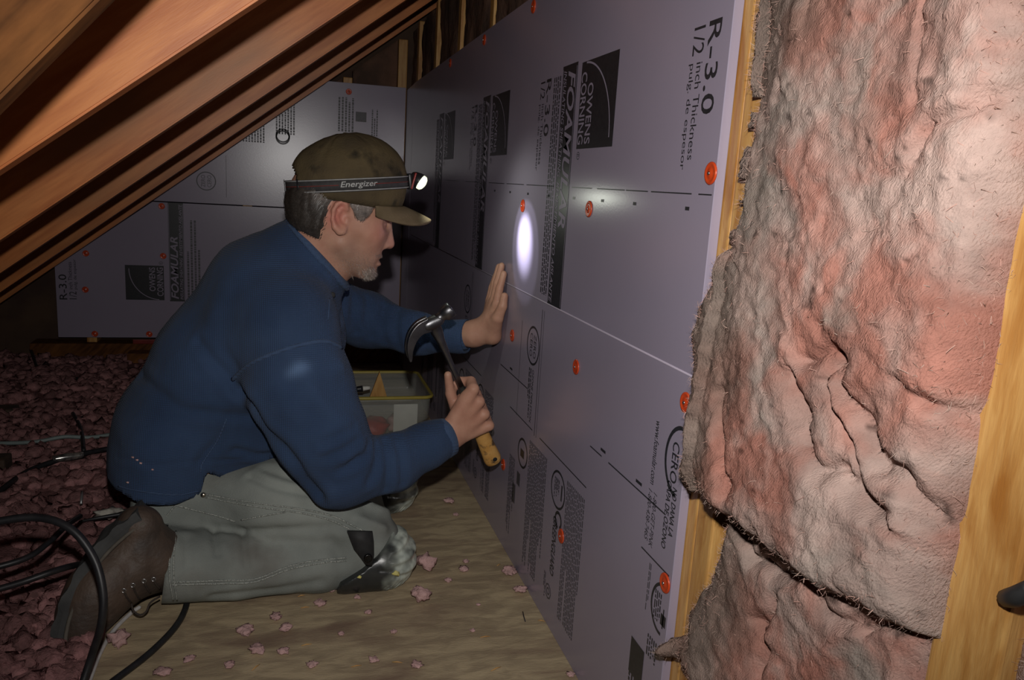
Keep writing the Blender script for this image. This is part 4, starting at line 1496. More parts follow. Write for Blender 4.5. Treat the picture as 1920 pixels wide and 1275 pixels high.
# ---------------------------------------------------------------- shirt
tor = chain([(352, 838, 1.705, 121), (430, 690, 1.70, 124), (505, 560, 1.695, 108)], 0.06, 1.22)
tor += chain([(318, 790, 1.70, 92), (308, 900, 1.70, 93)], 0.04, 1.85)
tor += chain([(505, 545, 1.69, 104), (552, 506, 1.675, 82)], 0.05, 1.12)
tor += chain([(548, 515, 1.67, 84), (612, 462, 1.655, 80)], 0.03, 0.86)
tor += [C(505, 580, 1.60, 92, 540, 610, 1.535, 86, 0.06), C(505, 560, 1.79, 90, 585, 575, 1.86, 66, 0.06)]      # shoulders
tor += chain([(560, 640, 1.66, 88), (470, 800, 1.66, 90)], 0.06, 1.1)                                          # chest and belly
arm_n = chain([(540, 612, 1.535, 88), (562, 720, 1.490, 94), (606, 820, 1.475, 86), (640, 884, 1.470, 68)], 0.03) + \
    chain([(640, 884, 1.470, 70), (735, 868, 1.500, 55), (800, 836, 1.530, 45), (826, 822, 1.542, 41)], 0.02)
arm_f = chain([(590, 565, 1.86, 58), (690, 600, 1.915, 50), (780, 626, 1.855, 38), (862, 631, 1.785, 29), (878, 628, 1.775, 28)], 0.03)
SV, SQ = surf(tor + arm_n + arm_f, 0.0056)
SV = relax(SV, SQ, 3, 0.5)
SN = vnormals(SV, SQ)
# cloth folds: (path, width, amplitude); negative cuts in
folds = []


sb0 = BVHTree.FromPolygons(SV.tolist(), SQ.tolist())


def ray_pts(bvh, pts, n=14):
    out = []
    for x, y in spline([(a, b, 0) for a, b in pts], n)[:, :2]:
        d = rayd(x, y)
        loc = bvh.ray_cast(Vector(CAM), Vector(d).normalized())[0]
        if loc is not None and (not out or np.linalg.norm(np.array(loc) - out[-1]) < 0.08):
            out.append(np.array(loc))
    return np.array(out)


def fold(pts, Y, w, a):
    q = ray_pts(sb0, pts)
    if len(q) > 1:
        folds.append((q, w, a))


fold([(255, 690), (300, 740), (360, 772), (470, 780)], 1.46, 0.007, -0.006)
fold([(370, 640), (420, 700), (458, 745)], 1.46, 0.006, -0.006)
fold([(455, 735), (490, 790), (540, 850), (600, 930)], 1.44, 0.008, -0.012)
fold([(425, 785), (405, 830), (375, 870)], 1.46, 0.006, -0.006)
fold([(440, 845), (490, 855), (530, 850)], 1.46, 0.005, -0.006)
fold([(220, 860), (300, 870), (380, 865), (460, 860)], 1.47, 0.003, -0.0022)
fold([(400, 600), (440, 660)], 1.47, 0.018, 0.006)
fold([(560, 690), (600, 700), (640, 690)], 1.40, 0.010, 0.004)
fold([(540, 660), (590, 740), (650, 790)], 1.40, 0.010, 0.005)
for x0, y0, x1, y1 in ((690, 838, 660, 870), (704, 838, 690, 905), (722, 830, 722, 915), (742, 822, 752, 905), (672, 860, 640, 880), (664, 800, 610, 830), (670, 826, 612, 858)):
    fold([(x0, y0), ((x0 + x1) / 2 + 6, (y0 + y1) / 2), (x1, y1)], 1.445, 0.0055, -0.006)
for x0, y0, x1, y1 in ((662, 560, 668, 620), (688, 562, 700, 630), (720, 575, 722, 640), (745, 582, 750, 650), (790, 590, 800, 660), (640, 590, 655, 640)):
    fold([(x0, y0), ((x0 + x1) / 2 - 6, (y0 + y1) / 2), (x1, y1)], 1.845, 0.006, -0.005)
dsp = 0.0022 * fbm(SV, 14, 3, 2)
for pth, w_, a_ in folds:
    dm = np.full(len(SV), 9.0)
    for a, b in zip(pth[:-1], pth[1:]):
        dm = np.minimum(dm, seg_dist(SV + 0.004 * np.stack([vnoise(SV, 25, 1), vnoise(SV, 25, 2), vnoise(SV, 25, 3)], 1), a, b))
    # wide reach in depth, narrow across: measure from the camera-facing side
    dsp += 0.9 * a_ * np.exp(-(dm / (w_ * 1.3)) ** 2) * (0.8 + 0.4 * vnoise(SV, 30, 8)) - 0.35 * a_ * np.exp(-((dm - w_ * 3.2) / (w_ * 1.6)) ** 2)
SV = SV + SN * dsp[:, None]
SV = relax(SV, SQ, 1, 0.35)
# openings: hem, collar, cuffs
d_arm = np.minimum(np.min([prim(p, SV.astype(np.float32)) for p in arm_n], 0), np.min([prim(p, SV.astype(np.float32)) for p in arm_f], 0))
d_tor = np.min([prim(p, SV.astype(np.float32)) for p in tor], 0)
hem_px = [(150, 925), (225, 925), (262, 934), (330, 942), (374, 934), (386, 887), (408, 900), (424, 908), (470, 890), (530, 866), (600, 880), (760, 900)]
hem_w = np.array([P(a, b, 1.53) for a, b in hem_px])
hem_z = np.interp(SV[:, 0], hem_w[:, 0], hem_w[:, 2])
hem_far = np.interp(SV[:, 0], hem_w[:, 0][[0, 3, 11]], hem_w[:, 2][[0, 3, 11]])
hz = np.where(SV[:, 1] < 1.68, hem_z, hem_far)
keep = ~((SV[:, 2] < hz) & (d_tor < d_arm + 0.004) & (SV[:, 0] < 0.02)) & ~((SV[:, 2] < hz) & (d_arm > 0.02))
# collar plane
ca, cb = P(541, 416, 1.655), P(648, 538, 1.665)
cn = np.cross(cb - ca, EY)
cn /= np.linalg.norm(cn)
if cn[0] < 0:
    cn = -cn
ccen = (ca + cb) / 2
dc = (SV - ccen) @ cn
keep &= ~((dc > 0) & (d_tor < d_arm) & (np.linalg.norm(SV - ccen, axis=1) < 0.16) & (np.abs(SV[:, 1] - 1.665) < 0.12))
cf_n = P(842, 818, 1.545)
dn_ = (cf_n - P(800, 836, 1.53))
keep &= ~(((SV - cf_n) @ dn_ > 0) & (np.linalg.norm(SV - cf_n, axis=1) < 0.09))
cf_f = P(876, 629, 1.776)
df_ = (cf_f - P(845, 628, 1.80))
keep &= ~(((SV - cf_f) @ df_ > 0) & (np.linalg.norm(SV - cf_f, axis=1) < 0.08))
SV, SQ = keep_faces(SV, SQ, keep)
Bd = boundary(SQ)
hzb = np.where(SV[Bd, 1] < 1.68, np.interp(SV[Bd, 0], hem_w[:, 0], hem_w[:, 2]), np.interp(SV[Bd, 0], hem_w[:, 0][[0, 3, 11]], hem_w[:, 2][[0, 3, 11]]))
mz = np.abs(SV[Bd, 2] - hzb) < 0.02
SV[Bd[mz], 2] = hzb[mz]
SV = snap_plane(SV, Bd, cf_n, dn_ / np.linalg.norm(dn_), 0.09)
SV = snap_plane(SV, Bd, cf_f, df_ / np.linalg.norm(df_), 0.08)
SV = snap_plane(SV, Bd, ccen, cn, 0.16)
shirt = quads_obj('shirt', SV, SQ, MT['shirt'], person)
cls = np.ones((len(SV), 3))
wear = blob(572, 684, 1.40, 14, SV) + blob(556, 692, 1.40, 14, SV) + 0.7 * blob(542, 700, 1.4, 12, SV)
cls *= 1 + 1.1 * wear * np.array([1.2, 1.1, 0.9])
cls *= 1 + 0.12 * fbm(SV, 9, 3, 77)[:, None]
color_attr(shirt, cls)
so = shirt.modifiers.new('thickness', 'SOLIDIFY')
so.thickness = 0.003
so.offset = -1
shirt['label'] = 'navy blue waffle knit long-sleeved shirt'


def bvh_of(o):
    me = o.data
    return BVHTree.FromPolygons([v.co[:] for v in me.vertices], [p.vertices[:] for p in me.polygons])


def drape(bvh, pts, n, lift=0.001, ymin=None):
    out = []
    for x, y in spline([(a, b, 0) for a, b in pts], n)[:, :2]:
        d = rayd(x, y)
        d = d / np.linalg.norm(d)
        loc, nor, i, dist = bvh.ray_cast(Vector(CAM), Vector(d))
        if loc is not None:
            out.append(np.array(loc) - d * lift)
    return np.array(out)


sb = bvh_of(shirt)


def seam(bvh, name, pts, r, m, parent, n=40, flat=0.45, lift=0.0005):
    q = drape(bvh, pts, n, lift)
    # drop jumps
    if len(q) > 3:
        k = [0]
        for i in range(1, len(q)):
            if np.linalg.norm(q[i] - q[k[-1]]) < 0.05:
                k.append(i)
        q = q[k]
        for _ in range(2):
            q[1:-1] = 0.5 * q[1:-1] + 0.25 * (q[:-2] + q[2:])
        return tube(name, q, r, MT[m], parent, 6)


seam(sb, 'sleeve_seam', [(436, 712), (470, 682), (520, 660), (570, 645), (610, 640), (640, 652)], 0.0042, 'trim', shirt)
seam(sb, 'side_seam', [(425, 785), (408, 825), (380, 868), (376, 885)], 0.0016, 'trim', shirt)
seam(sb, 'hem_stitching', [(222, 912), (262, 921), (330, 928), (372, 921)], 0.0013, 'trim', shirt)
seam(sb, 'front_seam', [(618, 560), (617, 575), (615, 600)], 0.0014, 'trim', shirt, 10)
# collar ring
cu = (cb - ca) / np.linalg.norm(cb - ca)
ring = []
for k in range(49):
    a = 2 * math.pi * k / 48
    ring.append(ccen + cu * (0.5 * np.linalg.norm(cb - ca) * 0.99) * math.cos(a) + EY * 0.077 * math.sin(a) + cn * 0.003)
tv, tf = tube_data(ring, 0.0065, 8, False, 1.7)
mesh_obj('collar', tv, tf, MT['trim'], shirt)
q = drape(sb, [(623, 553), (626, 553)], 2, 0.001)
if len(q):
    bv_, bf_ = lathe_data([(0.006, 0), (0.006, 0.002), (0.0045, 0.003), (0.0001, 0.003)], q[0], (0.2, -1, 0.1), 14)
    mesh_obj('button', bv_, bf_, MT['blackstrap'], shirt)
# cuffs
for nm_, c_, d_, r_, fn in (('cuff', cf_n, dn_, 0.0405, 1.0), ('cuff', cf_f, df_, 0.0335, 1.0)):
    d_ = d_ / np.linalg.norm(d_)
    cv_, cf_ = lathe_data([(r_ - 0.004, 0.002), (r_ + 0.0005, -0.001), (r_ + 0.002, -0.012), (r_ + 0.003, -0.026), (r_ - 0.003, -0.027)], c_, d_, 28)
    cf_ = cf_[:-2]
    mesh_obj('cuff', cv_, cf_, MT['trim'], shirt)
# pale lint on the hem
for a, b in ((447, 857), (455, 862), (237, 904), (262, 868), (284, 880)):
    q = drape(sb, [(a - 0 if a < 400 else a - 200, b), (a - (200 if a > 400 else 0) + 4, b + 1)], 3, 0.0012)
    if len(q) > 1:
        ob = tube('lint', q, 0.0016, MT['fluff'], shirt, 5)


# ---------------------------------------------------------------- trousers
leg_n = chain([(395, 925, 1.605, 62), (520, 937, 1.56, 76), (690, 1002, 1.525, 58)], 0.03, 1.08) + \
    chain([(700, 1030, 1.515, 56), (600, 1052, 1.505, 58), (450, 1062, 1.495, 62), (318, 1060, 1.485, 70)], 0.016, 1.05)
leg_f = chain([(385, 905, 1.79, 62), (560, 915, 1.83, 62), (728, 928, 1.87, 44)], 0.03, 1.05) + chain([(728, 940, 1.88, 40), (600, 962, 1.89, 40), (430, 968, 1.90, 44)], 0.016, 1.05)
seat_ = chain([(322, 925, 1.615, 66), (322, 925, 1.79, 66)], 0.05) + chain([(296, 958, 1.60, 44), (430, 975, 1.575, 52)], 0.03)
TV, TQ = surf(leg_n + leg_f + seat_, 0.0058)
TV = relax(TV, TQ, 2, 0.5)
TN = vnormals(TV, TQ)
tb0 = BVHTree.FromPolygons(TV.tolist(), TQ.tolist())
tf_ = []
for pts, w_, a_ in (([(400, 990), (450, 995), (560, 992), (660, 985)], 0.008, -0.005), ([(400, 995), (408, 1040)], 0.006, -0.005), ([(455, 1000), (462, 1060)], 0.006, -0.005),
                    ([(400, 1118), (520, 1105), (600, 1090)], 0.008, -0.004), ([(500, 880), (560, 900), (620, 905)], 0.008, -0.004), ([(470, 895), (520, 915), (600, 930)], 0.006, -0.004),
                    ([(690, 945), (735, 965)], 0.008, 0.006), ([(680, 975), (720, 990)], 0.008, 0.005), ([(350, 1010), (352, 1060)], 0.008, -0.004), ([(620, 1010), (640, 1050)], 0.010, -0.004)):
    q = ray_pts(tb0, pts)
    if len(q) > 1:
        tf_.append((q, w_ * 0.8, a_))
dsp = 0.0022 * fbm(TV, 13, 3, 12)
for pth, w_, a_ in tf_:
    dm = np.full(len(TV), 9.0)
    for a, b in zip(pth[:-1], pth[1:]):
        dm = np.minimum(dm, seg_dist(TV, a, b))
    dsp += a_ * np.exp(-(dm / (w_ * 1.3)) ** 2) - 0.4 * a_ * np.exp(-((dm - w_ * 3.2) / (w_ * 1.6)) ** 2)
TV = TV + TN * dsp[:, None]
TV[:, 2] = np.maximum(TV[:, 2], 0.002)
hm = P(312, 1060, 1.485)
hd = P(312, 1060, 1.485) - P(450, 1062, 1.495)
hd /= np.linalg.norm(hd)
hm2 = P(425, 968, 1.90)
keep = ~(((TV - hm) @ hd > 0) & (np.linalg.norm(TV - hm - ((TV - hm) @ hd)[:, None] * hd, axis=1) < 0.086) & (TV[:, 1] < 1.57) & (TV[:, 2] < P(312, 1002, 1.485)[2]))
keep &= ~(((TV - hm2) @ hd > 0) & (np.linalg.norm(TV - hm2, axis=1) < 0.09) & (TV[:, 2] < 0.17))
TV, TQ = keep_faces(TV, TQ, keep)
Bd = boundary(TQ)
TV = snap_plane(TV, Bd, hm, hd, 0.12)
TV = snap_plane(TV, Bd, hm2, hd, 0.09)
pants = quads_obj('work_pants', TV, TQ, MT['jeans'], person)
ct = np.ones((len(TV), 3)) * (1 + 0.16 * fbm(TV, 10, 4, 5))[:, None]
color_attr(pants, ct)
so = pants.modifiers.new('thickness', 'SOLIDIFY')
so.thickness = 0.003
so.offset = -1
pants['label'] = 'faded grey-green canvas work pants'
pb = bvh_of(pants)
for pts in ([(384, 926), (440, 937), (500, 946), (560, 954), (620, 966), (660, 985), (690, 1000)], [(384, 932), (440, 943), (500, 953), (560, 961), (616, 974), (655, 992)],
            [(320, 1092), (380, 1090), (430, 1088), (480, 1086), (540, 1062), (600, 1050), (650, 1046)], [(320, 1097), (380, 1095), (430, 1094), (480, 1091), (540, 1068), (600, 1056), (650, 1051)],
            [(320, 945), (370, 958), (410, 968), (440, 978)], [(452, 975), (500, 966), (536, 960)], [(312, 968), (330, 946)], [(322, 996), (318, 1040), (318, 1085), (325, 1126)], [(330, 996), (326, 1040), (326, 1085), (332, 1126)]):
    seam(pb, 'stitched_seam', pts, 0.0017, 'stitch', pants, 36)
q = drape(pb, [(381, 928), (383, 928)], 2, 0.002)
if len(q):
    bv_, bf_ = lathe_data([(0.005, 0), (0.005, 0.002), (0.003, 0.0035), (0.0001, 0.0037)], q[0], (-0.1, -1, 0.3), 12)
    mesh_obj('rivet', bv_, bf_, MT['brass'], pants)

# ---------------------------------------------------------------- knee pads
def knee_pad(dx, dy, dz):
    T = np.array([dx, dy, dz])
    s = sc(1.50)
    c = P(706, 1046, 1.515)
    U = axes2(715, 1048, 1.51, -6)
    shell = [rc(P(650, 1054, 1.508), P(708, 1046, 1.515), 63 * s, 67 * s, 0.012, EY, 1.18), el(P(722, 1040, 1.515), np.array([64, 58, 74]) * s, U, 0.02)]

    def ext(g, d):
        q = (g - c.astype(np.float32))
        u = q @ U[0].astype(np.float32)
        v = q @ U[1].astype(np.float32)
        w = q[:, 1]
        fan = np.arctan2(v + 0.02, u + 0.05)
        amp = np.clip((u - 0.018) / 0.012, 0, 1) * np.clip((0.018 - v) / 0.01, 0, 1)
        rib = amp * 0.0030 * np.cos(fan * 26 + 1.0)
        groove = np.clip((u - 0.0) / 0.012, 0, 1) * np.clip((v - 0.022) / 0.006, 0, 1)
        rib = rib + groove * 0.0012 * np.sign(np.sin((u + v) * 620))
        line = -0.0025 * np.exp(-((v + 0.012 - 0.2 * u) / 0.0025) ** 2) * (u > -0.005) * (u < 0.045)
        d = d - rib - line
        umin = np.interp(v, [-0.075, -0.035, -0.012, 0.012, 0.05], [0.035, -0.004, -0.035, -0.078, -0.088]).astype(np.float32)
        d = np.maximum(d, umin - u)
        d = np.maximum(d, -(g[:, 2] - 0.0015 + dz))
        return d
    V, Q = surf(shell, 0.0027, (), ext)
    V = relax(V, Q, 1, 0.3)
    q = V - c
    u, v = q @ U[0], q @ U[1]
    V = V + T
    V[:, 2] = np.maximum(V[:, 2], 0.001)
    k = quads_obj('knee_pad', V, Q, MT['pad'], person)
    # mottled tint, much paler towards the front face
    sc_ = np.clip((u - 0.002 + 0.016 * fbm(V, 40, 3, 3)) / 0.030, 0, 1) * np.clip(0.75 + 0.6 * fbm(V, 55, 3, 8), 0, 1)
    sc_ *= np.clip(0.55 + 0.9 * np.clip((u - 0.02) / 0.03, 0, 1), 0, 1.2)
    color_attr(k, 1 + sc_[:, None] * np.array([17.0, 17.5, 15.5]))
    return k, c, U, s


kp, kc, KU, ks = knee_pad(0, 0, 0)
kb = bvh_of(kp)
# strap with rivet
sp_ = []
for (a, b) in (((652, 1003), (700, 1003)), ((658, 1018), (702, 1020)), ((664, 1032), (702, 1040)), ((676, 1046), (700, 1052)), ((686, 1060), (697, 1062))):
    sp_.append((P(*a, 1.425), P(*b, 1.425)))
for i, (a, b) in enumerate(sp_):
    yy_ = 1.440 - 0.012 * min(i, 3) / 3
    a[1] = yy_
    b[1] = yy_ - 0.003
V = [x for ab in sp_ for x in ab]
V = V + [x + np.array([0, 0.006, 0]) for x in V]
F = []
n_ = len(sp_) * 2
for i in range(len(sp_) - 1):
    F.append((2 * i, 2 * i + 1, 2 * i + 3, 2 * i + 2))
    F.append((n_ + 2 * i + 2, n_ + 2 * i + 3, n_ + 2 * i + 1, n_ + 2 * i))
    F.append((2 * i + 2, n_ + 2 * i + 2, n_ + 2 * i, 2 * i))
    F.append((2 * i + 1, n_ + 2 * i + 1, n_ + 2 * i + 3, 2 * i + 3))
F.append((0, n_, n_ + 1, 1))
F.append((n_ - 2, n_ - 1, 2 * n_ - 1, 2 * n_ - 2))
mesh_obj('strap', V, F, MT['blackstrap'], kp)
rv_, rf_ = lathe_data([(0.0085, 0), (0.0085, 0.003), (0.006, 0.0045), (0.004, 0.003), (0.0001, 0.0045)], P(690, 1046, 1.425), (0, -1, 0.1), 18)
mesh_obj('rivet', rv_, rf_, MT['pad'], kp)
for a, b, r_ in ((742, 1075, 0.006), (674, 1082, 0.0035), (778, 1000, 0.006), (745, 1077, 0.004)):
    q = drape(kb, [(a, b), (a + 2, b)], 2, 0.0012)
    if len(q):
        V, F = TPL[3]
        quads_obj('paint_fleck', V * np.array([r_, 0.0015, r_ * 0.8]) + q[0], F, MT['paint'], kp)
kp['label'] = 'near black ribbed plastic knee pad, pale in front'
kt = P(722, 930, 1.885) - P(706, 1046, 1.515)
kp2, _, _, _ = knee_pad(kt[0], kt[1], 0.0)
kp2['label'] = 'far black plastic knee pad'

# ---------------------------------------------------------------- boots
def boot(dx, dy, dz, mirror=False):
    T = np.array([dx, dy, dz])
    tr = lambda p: np.asarray(p) + T
    b_ = [rc(P(340, 1060, 1.480), P(262, 1042, 1.462), 50 * sc(1.48), 60 * sc(1.46), 0.03, EY, 0.95),
          rc(P(262, 1042, 1.462), P(262, 988, 1.45), 58 * sc(1.46), 42 * sc(1.45), 0.03, EY, 0.9),
          rc(P(250, 1060, 1.455), P(188, 1110, 1.415), 62 * sc(1.45), 52 * sc(1.41), 0.03, EY, 0.9),
          rc(P(188, 1110, 1.415), P(158, 1172, 1.390), 52 * sc(1.41), 42 * sc(1.39), 0.03, EY, 1.05),
          rc(P(205, 1070, 1.43), P(150, 1150, 1.395), 40 * sc(1.43), 38 * sc(1.39), 0.03, EY, 1.1)]
    V, Q = surf(b_, 0.0055)
    V = relax(V, Q, 2, 0.5)
    N = vnormals(V, Q)
    d = 0.0016 * fbm(V, 25, 3, 4)
    for pts in ([(215, 1130), (225, 1085), (245, 1055)], [(190, 1140), (205, 1100)], [(280, 1010), (300, 1090)]):
        q = np.array([P(x, y, 1.40) for x, y in pts])
        dm = np.minimum(seg_dist(V, q[0], q[1]), seg_dist(V, q[-2], q[-1]))
        d -= 0.004 * np.exp(-(dm / 0.012) ** 2)
    V = V + N * d[:, None]
    V = V + T
    V[:, 2] = np.maximum(V[:, 2], 0.006)
    bo = quads_obj('boot', V, Q, MT['boot'], person)
    so_ = []
    path = spline([P(262, 951, 1.452), P(222, 978, 1.448), P(180, 1020, 1.435), P(140, 1080, 1.412), P(116, 1140, 1.395), P(112, 1195, 1.380), P(128, 1222, 1.374)], 30)
    wid = np.interp(np.linspace(0, 1, 30), [0, 0.15, 0.3, 0.5, 0.75, 0.93, 1], [0.030, 0.037, 0.035, 0.040, 0.050, 0.044, 0.034])
    t, _, _ = frames(path)
    SVx, SFx = [], []
    th = 0.021
    for k in range(30):
        tt = t[k] - EY * (t[k] @ EY)
        tt /= np.linalg.norm(tt)
        nn = np.cross(EY, tt)                       # out of the sole or into the upper
        cen = P(225, 1075, 1.43) - path[k]
        if nn @ cen < 0:
            nn = -nn
        lug = 0.0035 if (k // 2) % 2 == 0 else 0.0
        for s_, o_ in ((-1, -lug), (-1, th * 0.45), (-1.0, th), (1, th), (1, th * 0.45), (1, -lug)):
            wd = wid[k] * (1.0 if o_ > 0.2 * th and o_ < 0.8 * th else 0.94)
            SVx.append(path[k] + EY * s_ * wd + nn * o_ + T)
    for k in range(29):
        for s_ in range(6):
            s2 = (s_ + 1) % 6
            SFx.append((k * 6 + s_, k * 6 + s2, (k + 1) * 6 + s2, (k + 1) * 6 + s_))
    SFx += [tuple(range(5, -1, -1)), tuple(29 * 6 + i for i in range(6))]
    SVx = np.array(SVx)
    SVx[:, 2] = np.maximum(SVx[:, 2], 0.002)
    so2 = mesh_obj('sole', SVx, SFx, MT['sole'], bo, smooth=False)
    bm_ = bmesh.new()
    bm_.from_mesh(so2.data)
    bmesh.ops.recalc_face_normals(bm_, faces=bm_.faces)
    bm_.to_mesh(so2.data)
    bm_.free()
    q = np.array([SVx[k * 6 + 2] for k in range(30)]) + np.array([0, -0.001, 0])
    tube('welt', q, 0.0035, MT['welt'], bo, 6)
    return bo


bt = boot(0, 0, 0)
bt['label'] = 'near scuffed dark brown leather work boot, sole turned to the left'
bb = bvh_of(bt)
ev = []
for a, b in ((232, 1107), (249, 1097), (270, 1089), (288, 1086)):
    q = drape(bb, [(a, b), (a + 1, b)], 2, 0.0006)
    if len(q):
        ev.append(q[0])
        v_, f_ = lathe_data([(0.0044, 0), (0.0046, 0.0012), (0.0034, 0.002), (0.0026, 0.0012), (0.0022, 0.0002), (0.0001, 0.0002)], q[0], (0, -1, 0.05), 14)
        mesh_obj('eyelet', v_, f_, MT['nail'], bt)
MT['lace'] = mat('brown_lace', (0.05, 0.035, 0.025), (0.03, 0.022, 0.018), 200, 0.8)
for (a, b), e_ in zip(((246, 1130), (262, 1124), (282, 1112), (300, 1104)), ev):
    q = drape(bb, [(a, b), (a + 1, b)], 2, 0.003)
    if len(q):
        tube('lace', [e_, (e_ + q[0]) / 2 + [0, -0.004, 0], q[0]], 0.0017, MT['lace'], bt, 6, 8)
lp = [P(246, 1128, 1.40), P(250, 1145, 1.392), P(262, 1153, 1.39), P(274, 1147, 1.392), P(282, 1130, 1.40), P(300, 1118, 1.41)]
tube('lace_loop', lp, 0.0019, MT['lace'], bt, 6, 24)
bt2 = boot(0.10, 0.405, 0.0)
bt2['label'] = 'far dark brown leather work boot behind the near leg'
# ---------------------------------------------------------------- hair
hair_px = [(560, 340), (545, 352), (536, 362), (533, 380), (536, 402), (544, 420), (556, 428), (575, 436), (597, 446), (604, 436), (608, 420), (612, 402), (618, 384), (627, 373), (640, 366), (650, 370), (654, 386), (661, 402),
           (671, 414), (677, 411), (685, 400), (694, 388), (700, 378), (704, 366), (706, 320)]
hp = np.array([P(a, b, HY)[[0, 2]] for a, b in hair_px])
hbase = [E(632, 372, HY, 95, 82, 73, 10, 0.02), E(601, 388, HY, 65, 62, 67, 0, 0.03), E(678, 390, HY, 50, 62, 71, 0, 0.02), rc(P(608, 420, HY), P(580, 470, HY), 60 * sc(HY), 58 * sc(HY), 0.03, EY, 1.0)]
wob = lambda g: 0.0035 * vnoise(g.astype(float) * np.array([1.0, 1.0, 0.35]), 120, 3)


def hair_ext(g, d):
    d = d + wob(g).astype(np.float32) * 0.5
    e = poly_sd(g[:, [0, 2]].astype(float), hp) + 0.003 * vnoise(g.astype(float), 160, 9)
    d = d + (0.0055 * np.clip(1 + e / 0.014, 0, 1) * (g[:, 0] < P(622, 400, HY)[0])).astype(np.float32)
    return np.maximum(d, e.astype(np.float32))


AV_, AQ_ = surf(hbase, 0.0034, (), hair_ext)
AV_ = relax(AV_, AQ_, 1, 0.4)
hair = quads_obj('hair', AV_, AQ_, MT['hair'], person)


def hair_tint(V):
    pxx = project(V)[:, 0]
    g = np.clip((pxx - 630) / 30, 0, 1) * np.clip(0.8 + 0.5 * fbm(V * np.array([1, 1, 0.4]), 150, 2, 3), 0, 1.4)
    top = np.clip((V[:, 2] - P(600, 385, HY)[2]) * 26, 0, 0.7) * np.clip((pxx - 560) / 40, 0, 1) * np.clip(0.6 + 0.8 * fbm(V * np.array([0.5, 1, 1]), 160, 2, 13), 0, 1)
    g = np.clip(g + top, 0, 1.3)[:, None]
    return 1 + g * np.array([4.0, 4.1, 4.3])


color_attr(hair, hair_tint(AV_))
hair['label'] = 'short dark hair greying at the temple'
AN_ = vnormals(AV_, AQ_)
FVh, FFh = [], []
for i in RNG.choice(len(AV_), 5200):
    p, n_ = AV_[i], AN_[i]
    flow = np.array([-0.45, 0, -1.0]) if project(p[None])[0, 0] < 640 else np.array([-0.15, 0, -1.0])
    d_ = flow + RNG.normal(size=3) * 0.18
    d_ -= n_ * (d_ @ n_)
    d_ /= np.linalg.norm(d_) + 1e-9
    L = RNG.uniform(0.008, 0.020)
    sdv_ = np.cross(d_, n_)
    sdv_ = sdv_ / (np.linalg.norm(sdv_) + 1e-9) * 0.0005
    o_ = len(FVh)
    st = p - d_ * L * 0.6 + n_ * 0.0006
    FVh += [st - sdv_, st + sdv_, p + n_ * 0.0022 + sdv_, p + n_ * 0.0022 - sdv_, p + d_ * L * 0.5 + n_ * 0.0008]
    FFh += [(o_, o_ + 1, o_ + 2, o_ + 3), (o_ + 3, o_ + 2, o_ + 4)]
hs = mesh_obj('hair_strands', FVh, FFh, MT['strand'], hair)
color_attr(hs, hair_tint(np.array(FVh)))
hs['kind'] = 'stuff'
# goatee and eyebrows as short strands
pbv = bvh_of(person)
FVh, FFh, tint = [], [], []


def stubble(cpx, cpy, sx, sy, n, L0, L1, flow, wth=0.0004, grey=3.0):
    for _ in range(n):
        a, b = RNG.normal(cpx, sx), RNG.normal(cpy, sy)
        yo = HY + RNG.normal() * 14 * sc(HY)
        src = Vector(P(a, b, yo)) + Vector((0.06 * RNG.random(), -0.08, 0.0))
        tgt = Vector(P(a - 14, b, yo))
        loc, nor, i, dist = pbv.find_nearest(Vector(P(a, b, min(yo, HY)))) if False else pbv.ray_cast(src, (tgt - src).normalized())
        if loc is None:
            continue
        p, n_ = np.array(loc), np.array(nor)
        d_ = np.asarray(flow) + RNG.normal(size=3) * 0.3 + n_ * 0.35
        d_ /= np.linalg.norm(d_)
        L = RNG.uniform(L0, L1)
        sdv_ = np.cross(d_, n_)
        sdv_ = sdv_ / (np.linalg.norm(sdv_) + 1e-9) * wth
        o_ = len(FVh)
        FVh.extend([p - sdv_, p + sdv_, p + d_ * L])
        FFh.append((o_, o_ + 1, o_ + 2))
        g = RNG.uniform(0.4, 1.6) * grey
        tint.extend([(1 + g, 1 + g, 1 + g)] * 3)


stubble(695, 511, 6, 6, 900, 0.004, 0.009, (0.35, 0, -1), 0.0004, 6.0)
stubble(714, 477, 4, 2.0, 150, 0.002, 0.004, (0.2, 0, -1), 0.0003, 4.0)
stubble(660, 490, 22, 12, 900, 0.0012, 0.0025, (0.2, 0, -1), 0.00025, 3.0)
gt = mesh_obj('beard', FVh, FFh, MT['strand'], person)
color_attr(gt, np.array(tint))
gt['kind'] = 'stuff'
gt['label'] = 'grey goatee and stubble'
FVh, FFh, tint = [], [], []
stubble(722, 402, 6, 2.0, 300, 0.004, 0.008, (-0.5, -0.6, -0.4), 0.0004, 1.2)
if FFh:
    eb = mesh_obj('eyebrow', FVh, FFh, MT['strand'], person)
    color_attr(eb, np.array(tint))
    eb['kind'] = 'stuff'

# ---------------------------------------------------------------- cap
MT['cap'] = mat('dirty_olive_cap', (0.105, 0.078, 0.040), (0.070, 0.052, 0.030), 16, 0.85, 0.35, 240, spec=0.15,
                c3=(0.022, 0.019, 0.014), scale3=22, lo3=0.58, hi3=0.74)
MT['brim'] = mat('faded_cap_brim', (0.17, 0.125, 0.075), (0.12, 0.088, 0.05), 22, 0.8, 0.3, 240, spec=0.15)
s = sc(HY)
NA = 96


def cap_ring(cx_, cy_, tilt, a, b):
    """ring in the cap: centre pixel, tilt of its plane in the side view, half length a and half width b in px"""
    U = axes2(cx_, cy_, HY, tilt)
    return [P(cx_, cy_, HY) + U[0] * a * s * math.cos(t) + EY * b * s * math.sin(t) for t in np.linspace(0, 2 * math.pi, NA, endpoint=False)]


